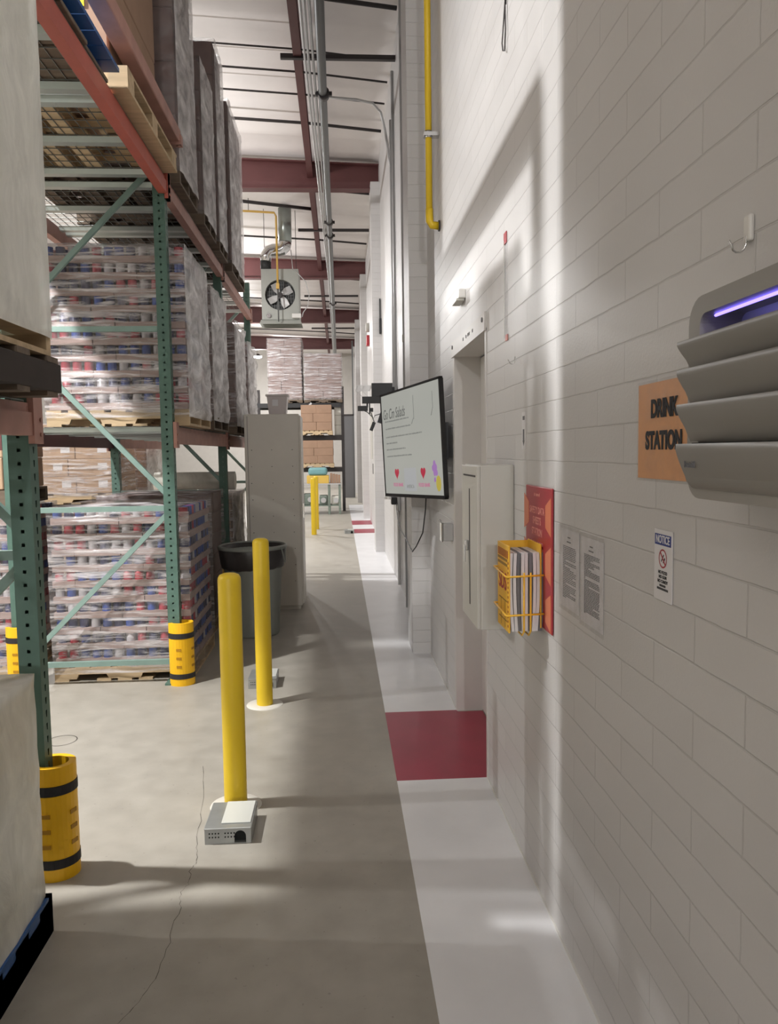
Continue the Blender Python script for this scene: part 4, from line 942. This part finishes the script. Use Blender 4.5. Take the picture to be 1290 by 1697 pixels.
t = thing('junction_box', 'grey junction box hanging on a conduit on the distant wall', 'junction box', (WX, 20, 1.2))
mb = MB(); mb.tube([(.66, 20.3, .4), (.66, 20.3, 3.5)], .02, 8); mb.build('conduit_run', M['pipe'], t)
mb = MB(); mb.rbox(.6, .70, 20.15, 20.4, 1.25, 1.55, .01); mb.build('box_body', M['pipe'], t)
t = thing('wire_shelf', 'pale wire shelf bracket high on the distant wall', 'shelf', (.6, 17, 3))
mb = MB()
for i in range(8): mb.box(.38, WX, 16.2 + i * .2, 16.21 + i * .2, 3.0, 3.012)
for i in range(3): mb.box(.38 + i * .15, .39 + i * .15, 16.2, 17.6, 3.012, 3.02)
for y in (16.3, 17.5): mb.bar((.40, y, 3.0), (.70, y, 2.7), .012, .012)
mb.build('wire_grid', M['conduit'], t)

# motion sensor above the door
t = thing('motion_sensor', 'small white sensor box on the wall above the door', 'sensor', (WX, 4.33, 2.44))
mb = MB(); mb.rbox(.665, WX, 4.26, 4.42, 2.455, 2.505, .006); mb.build('body', M['white'], t)
mb = MB(); mb.box(.655, .70, 4.28, 4.45, 2.445, 2.455); mb.build('lens', M['offwhite'], t)
# hanging cord with loop, high on the wall
pipe('hanging_cord', [(WX - .008, 3.2, 4.2), (WX - .008, 3.2, 3.40)], .0045, M['black'], 'short black cord with a loop hanging high on the wall', 'cord')
o = bpy.context.scene.objects['hanging_cord']
mb = MB(); mb.tube([(WX - .010, 3.2, 3.41), (WX - .012, 3.215, 3.35), (WX - .014, 3.24, 3.27), (WX - .014, 3.225, 3.235), (WX - .012, 3.2, 3.22), (WX - .01, 3.195, 3.3), (WX - .01, 3.2, 3.41)], .003, 6)
hp = mb.build('loop', M['dark'], None, base=o.location); hp.parent = o; hp.location = (0, 0, 0)
# clear strip with red ends
t = thing('plastic_strip', 'narrow clear plastic strip with red ends stuck to the wall beside the door', 'strip', (WX, 3.22, 2.08))
mb = MB(); mb.box(WX - .004, WX - .002, 3.195, 3.265, 2.09, 2.51); mb.build('strip_body', M['clear'], t)
mb = MB(); mb.box(WX - .0045, WX - .001, 3.215, 3.265, 2.475, 2.52); mb.build('red_end', M['sign_red'], t)
mb = MB(); mb.box(WX - .005, WX - .001, 3.20, 3.235, 2.075, 2.10); mb.build('pull_tab', M['sign_pale'], t)
mb = MB(); mb.box(WX - .0055, WX - .004, 3.255, 3.265, 2.1, 2.49); mb.build('fold', M['offwhite'], t)
# hooks
def hook(y, z, s, label, m1, plate_):
    t = thing('wall_hook', label, 'hook', (WX, y, z), 'small hooks on the block wall')
    if plate_:
        mb = MB(); mb.rbox(WX - .010, WX, y - .011 * s, y + .011 * s, z + .005, z + .05 * s, .004); mb.build('plate', M['white'], t)
    mb = MB(); pts = [(WX - .008, y, z + .02 * s)] + [(WX - .010 - .012 * s + .012 * s * math.cos(a), y + .004 * math.sin(a), z - .012 * s * math.sin(a)) for a in (0, .6, 1.2, 1.8, 2.4, 3.0)] + [(WX - .012 - .026 * s, y + .003, z + .008 * s)]
    mb.tube(pts, .0018, 6); mb.build('hook_wire', m1, t)
hook(1.30, 1.962, 1.0, 'white adhesive hook with a steel wire above the grey insect trap', M['chrome'], True)
hook(3.04, 1.97, .9, 'bare steel wire hook on the wall right of the door', M['chrome'], False)
# small label with arrow
t = thing('wall_label', 'small white label with a dark arrow between the door and the hooks', 'label', (WX, 2.93, 1.62))
mb = MB(); mb.box(WX - .0015, WX - .0005, 2.895, 2.955, 1.625, 1.765); mb.build('card', M['paper'], t)
mb = MB(); mb.box(WX - .0022, WX - .0014, 2.91, 2.94, 1.735, 1.75).box(WX - .0022, WX - .0014, 2.915, 2.937, 1.655, 1.70); mb.prism([(2.91, 1.657), (2.942, 1.657), (2.926, 1.637)], 'x', WX - .0022, WX - .0014); mb.build('arrow', M['ink_pale'], t)

# white wall cabinet
t = thing('wall_cabinet', 'white steel wall cabinet with a slotted door and small latch beside the door', 'cabinet', (.63, 3.3, .89))
mb = MB(); mb.rbox(.566, WX, 3.095, 3.485, .885, 1.562, .005); mb.build('body', M['offwhite'], t)
mb = MB(); mb.rbox(.552, .566, 3.098, 3.482, .888, 1.559, .003); d = mb.build('door', M['offwhite'], t)
mb = MB(); mb.box(.5505, .552, 3.27, 3.287, .96, 1.46).box(.5505, .552, 3.13, 3.43, 1.513, 1.520); mb.build('slot', M['dark'], d)
mb = MB(); mb.rbox(.538, .552, 3.30, 3.325, 1.19, 1.235, .003); mb.box(.533, .54, 3.305, 3.32, 1.14, 1.215); mb.build('latch', M['chrome'], d)
# red information board with wire basket of binders
t = thing('sign_board', 'red safety information board with orange chevrons behind the yellow basket', 'sign', (WX, 2.68, 1.0))
mb = MB(); mb.rbox(WX - .008, WX - .002, 2.505, 2.862, 1.0, 1.492, .003); mb.build('board', M['sign_red'], t)
for yy in (2.555, 2.845):
    for z in (1.325, 1.16, .998):
        mb = MB(); s = 1 if yy < 2.7 else -1
        z = max(z, 1.0); mb.prism([(yy - .040 * s, z + .004), (yy + .030 * s, z + .03), (yy + .030 * s, z + .105), (yy - .040 * s, z + .135)], 'x', WX - .0092, WX - .008); mb.build('chevron', M['sign_orange'], t)
for tx, z, s in (('the home of', 1.462, .016), ('SAFETY DATA', 1.405, .034), ('SHEETS', 1.368, .036), ('STATION', 1.328, .036)):
    text('lettering', tx, s, (WX - .0086, 2.70, z), M['sign_pale'], t, bold=.0008, xs=.95)
for z in (1.285, 1.265):
    mb = MB()
    for i in range(6): mb.box(WX - .0092, WX - .008, 2.62 + i * .028, 2.64 + i * .028, z, z + .011)
    mb.build('small_lettering', M['sign_pale'], t)
t = thing('wire_basket', 'yellow wire basket on the red board', 'basket', (.64, 2.72, .97))
bx0, bx1, by0, by1, bz0, bz1 = .575, WX - .01, 2.615, 2.80, .985, 1.29
for z in (1.19, 1.055):
    mb = MB(); mb.tube([(bx1, by0 - .02, z), (bx0 - .010, by0 - .02, z - .004), (bx0 - .012, by0 - .012, z - .004), (bx0 - .012, by1 + .005, z + .004), (bx1, by1 + .005, z + .004)], .0035, 8); mb.build('hoop', M['basket'], t)
for x in (.625, .648):
    mb = MB(); mb.tube([(x, by0 - .02, 1.20), (x, by0 - .018, .995), (x, by0 + .01, .975), (x, by1, .975), (x, by1 + .003, 1.2)], .0032, 8); mb.build('rod', M['basket'], t)
t = thing('binder', 'thick yellow binder lettered in red standing in the wire basket', 'binder', (.63, 2.7, .98))
mb = MB(); mb.rbox(bx0, bx0 + .006, by0, by1, bz0, bz1, .002); mb.rbox(bx0 + .006, bx1 - .006, by1 - .006, by1, bz0, bz1, .002); mb.rbox(bx1 - .008, bx1 - .003, by0, by1, bz0 + .015, bz1 + .005, .002); mb.build('cover', M['basket'], t)
for i in range(9):
    x = bx0 + .012 + i * .0118; mb = MB(); ty = by0 + random.uniform(.002, .014)
    n_ = 6; pts = [(x + .004 * math.sin(PI * k / n_ * .8) * (i - 4) * .6, ty, bz0 + .005 + (bz1 - .03 - bz0) * k / n_) for k in range(n_ + 1)]
    for a, b in zip(pts, pts[1:]):
        mb.add([(a[0], ty, a[2]), (a[0] + .0108, ty, a[2]), (a[0] + .0108, by1 - .01, a[2]), (a[0], by1 - .01, a[2]), (b[0], ty, b[2]), (b[0] + .0108, ty, b[2]), (b[0] + .0108, by1 - .01, b[2]), (b[0], by1 - .01, b[2])], [(0, 1, 5, 4), (1, 2, 6, 5), (3, 0, 4, 7), (4, 5, 6, 7), (3, 2, 1, 0)])
    mb.build('page_block', M['paper'] if i % 3 != 2 else M['ink_pale'], t)
mb = MB()
for i in range(8): mb.box(bx0 - .001, bx0, by0 + .012 + i * .021, by0 + .022 + i * .021, bz1 - .045, bz1 - .018)
for i in range(14): mb.box(bx0 - .001, bx0, by0 + .002, by0 + .012, bz0 + .02 + i * .017, bz0 + .028 + i * .017)
mb.build('stripes', mat('stripe_red', (150, 60, 30), .6), t)
text('lettering', 'SDS', .085, (bx0 - .0008, 2.71, 1.155), M['red_ink'], t, bold=.001, xs=.9)
print_mat = mat('print_olive', (150, 112, 40), .6)
for z in (1.232, 1.215):
    mb = MB(); mb.box(bx0 - .001, bx0, by0 + .02, by1 - .01, z, z + .009); mb.build('print_line', print_mat, t)
mb = MB()
for z in (1.09, 1.04, 1.02): mb.box(bx0 - .001, bx0, by0 + .02, by1 - .03, z, z + .004)
for y in (2.67, 2.735): mb.box(bx0 - .001, bx0, y, y + .003, bz0 + .01, 1.092)
mb.build('print_grid', print_mat, t)
# two typed sheets
def sheet(y0, y1, z0, z1, label, dens, off):
    t = thing('typed_sheet', label, 'paper sheet', (WX, (y0 + y1) / 2, z0), 'typed sheets in clear sleeves')
    mb = MB(); mb.box(WX - .002, WX - .001, y0, y1, z0, z1); mb.build('page', M['paper'], t)
    mb = MB(); rg = random.Random(dens)
    for i in range(dens):
        z = z1 - .035 - off - i * ((z1 - z0 - .06 - off) / dens); y = y1 - .03
        while y > y0 + .035:
            w_ = rg.uniform(.006, .02); mb.box(WX - .0026, WX - .002, max(y - w_, y0 + .03), y, z, z + .0028); y -= w_ + .004
            if rg.random() < .05: break
    for z, f in ((z1 - .022 - off * .2, .3), (z1 - .03 - off * .5, .45)): mb.box(WX - .0026, WX - .002, (y0 + y1) / 2 - .03 * f, (y0 + y1) / 2 + .06 * f, z, z + .004)
    mb.build('typing', M['ink_pale'], t)
    mb = MB(); mb.box(WX - .0036, WX - .003, y0 - .008, y1 + .008, z0 - .012, z1 + .012); mb.build('sleeve', M['clear'], t)
    return t
sheet(2.232, 2.425, 1.125, 1.372, 'typed white sheet in a clear sleeve, next to the red board', 30, .02)
sheet(2.02, 2.212, 1.118, 1.368, 'densely typed white sheet in a clear sleeve, nearer the orange poster', 40, .015)
# NOTICE placard
t = thing('notice_sign', 'small white notice placard with blue header and red prohibition circle', 'sign', (WX, 1.635, 1.29))
y0, y1, z0, z1 = 1.588, 1.682, 1.285, 1.442; ym = (y0 + y1) / 2
mb = MB(); mb.rbox(WX - .003, WX - .0005, y0, y1, z0, z1, .001); mb.build('placard', M['paper'], t)
mb = MB(); mb.box(WX - .0036, WX - .003, y0 + .006, y1 - .004, 1.408, 1.432); mb.build('header', M['notice_blue'], t)
text('header_lettering', 'NOTICE', .0245, (WX - .0038, ym + .001, 1.42), M['paper'], t, xs=.8, bold=.0004)
mb = MB(); n = 28
ro = [(ym + .021 * math.cos(2 * PI * i / n), 1.379 + .021 * math.sin(2 * PI * i / n)) for i in range(n)]; ri = [(ym + .0175 * math.cos(2 * PI * i / n), 1.379 + .0175 * math.sin(2 * PI * i / n)) for i in range(n)]
mb.add([(WX - .0035, *p) for p in ro + ri], [(i, (i + 1) % n, n + (i + 1) % n, n + i) for i in range(n)])
mb.bar((WX - .0034, ym + .0145, 1.3935), (WX - .0034, ym - .0145, 1.3645), .0035, .0006, upv=(1, 0, 0)); mb.build('prohibition_circle', M['red_ink'], t)
mb = MB(); mb.bar((WX - .0032, ym + .008, 1.372), (WX - .0032, ym - .004, 1.388), .003, .0005, upv=(1, 0, 0)); mb.bar((WX - .0032, ym - .002, 1.37), (WX - .0032, ym - .010, 1.381), .004, .0005, upv=(1, 0, 0)); mb.build('pictogram', M['ink'], t)
for tx, z in (('NO FOOD', 1.348), ('NO GUM', 1.338), ('NO CANDY', 1.328)): text('lettering', tx, .0098, (WX - .0032, ym, z), M['ink'], t, bold=.0003)
mb = MB()
for z, a in ((1.3165, .015), (1.309, .028)):
    y = ym - a
    while y < ym + a: mb.box(WX - .0034, WX - .003, y, y + .005, z, z + .005); y += .0065
mb.build('small_lettering', M['ink'], t)
# orange DRINK STATION poster
t = thing('orange_poster', 'laminated orange poster lettered DRINK STATION beside the insect trap', 'poster', (WX, 1.64, 1.55))
mb = MB(); mb.box(WX - .0025, WX - .001, 1.505, 1.784, 1.552, 1.766); mb.build('sheet', M['orange_paper'], t)
mb = MB(); mb.box(WX - .0035, WX - .003, 1.50, 1.789, 1.546, 1.772); mb.build('laminate', film('laminate', .03, .10, (8, 8, 8), .12, .25), t)
text('lettering', 'DRINK', .054, (WX - .0040, 1.640, 1.706), M['ink'], t, bold=.0024, xs=.84)
text('lettering', 'STATION', .054, (WX - .0040, 1.642, 1.636), M['ink'], t, bold=.0024, xs=.84)

# insect light trap
t = thing('insect_trap', 'grey louvered insect light trap with a violet lit opening, at the right edge', 'insect trap', (.62, 1.05, 1.53))
TY0, TY1, TZ0, TZ1, XF = .66, 1.305, 1.535, 1.870, .600
def rrect(a0, a1, b0, b1, r, n=6):
    pts = []
    for (cx, cz, s) in ((a1 - r, b1 - r, 0), (a0 + r, b1 - r, 1), (a0 + r, b0 + r, 2), (a1 - r, b0 + r, 3)):
        for i in range(n + 1): a = s * PI / 2 + i * PI / 2 / n; pts.append((cx + r * math.cos(a), cz + r * math.sin(a)))
    return pts
o_ = rrect(TY0, TY1, TZ0, TZ1, .045); i_ = rrect(TY0 + .03, TY1 - .040, TZ0 + .03, TZ1 - .030, .02); n = len(o_)
mb = MB()
mb.add([(XF, *p) for p in o_] + [(XF, *p) for p in i_] + [(WX, *p) for p in o_] + [(XF + .075, *p) for p in i_],
       [(i, (i + 1) % n, n + (i + 1) % n, n + i) for i in range(n)] + [(i, (i + 1) % n, 2 * n + (i + 1) % n, 2 * n + i) for i in range(n)] + [(n + i, n + (i + 1) % n, 3 * n + (i + 1) % n, 3 * n + i) for i in range(n)])
mb.build('housing', M['trap'], t)
mb = MB(); mb.box(XF + .07, XF + .075, TY0 + .03, TY1 - .035, TZ0 + .03, TZ1 - .02); bp_ = mb.build('back_plate', M['trap_in'], t)
mb = MB()
for y in (TY1 - .075, TY1 - .14, TY1 - .26): mb.tube([(XF + .066, y, TZ1 - .062), (XF + .0705, y, TZ1 - .062)], .0042, 12)
mb.build('screws', M['black'], bp_)
mb = MB(); mb.tube([(XF + .022, TY0 + .05, TZ1 - .033), (XF + .022, TY1 - .05, TZ1 - .033)], .0026, 12); mb.build('violet_tube', M['violet'], t)
lv = [(1.800, 1.748), (1.752, 1.690), (1.694, 1.627), (1.627, 1.535)]
for k, (zt, zb) in enumerate(lv):
    mb = MB(); ns = 10; prof = []
    h = zt - zb
    for i in range(ns + 1):
        f = i / ns; x = XF - .020 + .022 * f ** 1.5 if k < 3 else XF - .020 + .012 * min(1, f * 1.6) ** 1.5 + (.05 * max(0, (f - .72) / .28) ** 2)
        prof.append((x, zt - h * f))
    e = [0.0 if i / ns < .08 else .016 * min(1, (i / ns - .08) / .5) ** 1.2 for i in range(ns + 1)]    # slanted scalloped ends
    if k == 3: e = [v + .06 * max(0, (i / ns - .55) / .45) ** 2.2 for i, v in enumerate(e)]
    yl = [TY1 + .004 - v for v in e]; 
    yl[0] -= .004
    vs = [(x, TY0 - .004, z) for x, z in prof] + [(x, y, z) for (x, z), y in zip(prof, yl)] + [(x + .004, TY0 - .004, z - .001) for x, z in prof] + [(x + .004, y, z - .001) for (x, z), y in zip(prof, yl)]
    m_ = ns + 1
    fs = [(i, i + 1, m_ + i + 1, m_ + i) for i in range(ns)] + [(2 * m_ + i, 2 * m_ + i + 1, 3 * m_ + i + 1, 3 * m_ + i) for i in range(ns)] + [(m_ + i, m_ + i + 1, 3 * m_ + i + 1, 3 * m_ + i) for i in range(ns)] + [(0, m_, 3 * m_, 2 * m_), (m_ - 1, 2 * m_ - 1, 4 * m_ - 1, 3 * m_ - 1)]
    mb.add(vs, fs, True)
    lo_ = mb.build('louver', M['trap'], t)
    if k == 3:
        text('lettering', 'Rentokil', .0165, (XF - .0155, 1.262, 1.592), M['ink_pale'], lo_, align='CENTER', ext=.0006, xs=.7)
mb = MB(); mb.box(XF - .006, XF + .01, TY0, TY1 - .03, 1.6255, 1.6285); mb.build('gap_shade', M['hole_shade'], t)  # dark strip painted for the shade between two louvers

# ================================================================== FAR END
t = thing('storage_rack', 'dark steel storage rack across the far end of the aisle', 'rack', (-1.0, 22, 0))
for x in (-2.3, .10):
    for y in (21.6, 22.6):
        mb = MB(); mb.box(x - .04, x + .04, y - .04, y + .04, 0, 3.45); mb.build('post', M['dark'], t)
for z in (1.17, 2.06, 2.95):
    for y in (21.56, 22.64):
        mb = MB(); mb.box(-2.26, .06, y - .03, y + .03, z - .07, z + .05); mb.build('beam', M['black'] if z > 2.5 else M['dark'], t)
    mb = MB(); mb.box(-2.26, .06, 21.6, 22.6, z + .02, z + .05); mb.build('shelf_deck', M['wood_dark'], t)
mb = MB(); mb.bar((-.75, 21.52, 3.0), (-1.5, 21.52, 2.2), .04, .05); mb.build('diagonal', M['conduit'], t)
carton_pallet('tall wrapped load on top of the far rack, left of its shorter twin', -1.93, -.99, 21.5, 22.6, 3.005, 4.75, 7, 2, 1, M['carton_far'], M['wood_dark'], 'film_front', 'film_front', .012, 71, group='wrapped loads at the far end')
carton_pallet('shorter wrapped load on top of the far rack, toward the wall', -.94, .10, 21.5, 22.6, 3.005, 4.33, 6, 2, 1, M['carton_far'], M['wood_dark'], 'film_front', 'film_front', .012, 72, group='wrapped loads at the far end')
carton_pallet('upper stack of brown cartons on the far rack above the teal bag', -1.05, -.18, 21.2, 22.2, 2.115, 2.93, 3, 2, 2, M['kraft_red'], M['wood'], None, seed=73, group='brown carton stacks at the far end', cat='carton pallet')
carton_pallet('lower stack of brown cartons on the far rack, just above the teal bag', -1.05, -.16, 21.2, 22.2, 1.225, 1.97, 3, 2, 2, M['kraft_red'], M['wood'], None, seed=74, group='brown carton stacks at the far end', cat='carton pallet')
for i, z in enumerate((2.12, 2.395, 2.67)):
    mb = MB(); mb.rbox(-.13, .055, 21.65, 22.3, z - .005, z + .265, .008); tag(mb.build('white_carton', M['carton_white']), ['white carton beside the upper brown stack, bottom of three', 'white carton beside the upper brown stack, middle of three', 'white carton beside the upper brown stack, top of three'][i], 'carton', 'white cartons on the far rack')
t = thing('work_table', 'grey steel work table standing behind the two far bollards', 'table', (-.4, 20.7, 0))
mb = MB(); mb.rbox(-1.1, .02, 20.4, 21.05, .79, .82, .005); mb.build('table_top', M['conduit'], t)
for x in (-1.05, -.02, -.3):
    for y in (20.45, 21.0):
        mb = MB(); mb.box(x - .03, x + .03, y - .03, y + .03, 0, .79); mb.build('leg', M['machine'], t)
mb = MB(); mb.box(-1.08, 0, 20.45, 21.0, .22, .25); mb.build('lower_shelf', M['machine'], t)
for (x0, x1, z0, z1, lb, k) in ((-.98, -.62, .25, .55, 'green grey motor housing under the work table, bigger one', 'machine'), (-.56, -.34, .25, .50, 'green grey motor housing under the work table, smaller one', 'machine'), (-.24, .0, .25, .48, 'small pale box under the right end of the work table', 'carton_white')):
    t = thing('machine_part', lb, 'machine', ((x0 + x1) / 2, 20.7, z0), 'gear on the lower shelf of the work table')
    mb = MB(); mb.rbox(x0, x1, 20.5, 20.9, z0, z1, .03); mb.build('housing', M[k], t)
    mb = MB(); mb.tube([((x0 + x1) / 2, 20.44, (z0 + z1) / 2), ((x0 + x1) / 2, 20.5, (z0 + z1) / 2)], .07, 14); mb.build('cover_disc', M['conduit'], t)
mb = MB(); mb.rbox(-.88, -.30, 20.5, 20.95, .82, 1.03, .006); tag(mb.build('yellow_carton', M['yel_box']), 'yellowish open carton on the work table under the teal bag', 'carton')
mb = MB(); mb.rbox(-.84, -.34, 20.5, 20.95, 1.032, 1.24, .07, 4); tag(mb.build('teal_bag', M['teal_bag']), 'pale teal bag lying on the yellowish carton on the work table', 'bag')
for i in range(4):
    x = -.27 + i * .07; mb = MB(); mb.rbox(x, x + .062, 20.55, 20.9, .82, 1.08 - .015 * i, .006); tag(mb.build('small_carton', M['kraft_red']), ['small brown carton on the work table, touching the yellowish carton', 'small brown carton on the work table, second from the yellowish carton', 'small brown carton on the work table, third from the yellowish carton', 'small brown carton at the end of the row on the work table'][i], 'carton', 'small cartons on the work table')
t = thing('partition_panel', 'tall dark grey partition panel at the far end of the aisle', 'panel', (.34, 28, 0))
mb = MB(); mb.box(.12, .52, 27.96, 28.04, 0, 2.95); mb.build('panel_sheet', M['panel_dark'], t)
mb = MB(); mb.box(.10, .54, 27.94, 28.06, 2.95, 3.0); mb.build('top_rail', M['dark'], t)
mb = MB(); mb.box(.49, .54, 27.94, 28.06, 0, 5.6); mb.build('side_post', M['pipe'], t)
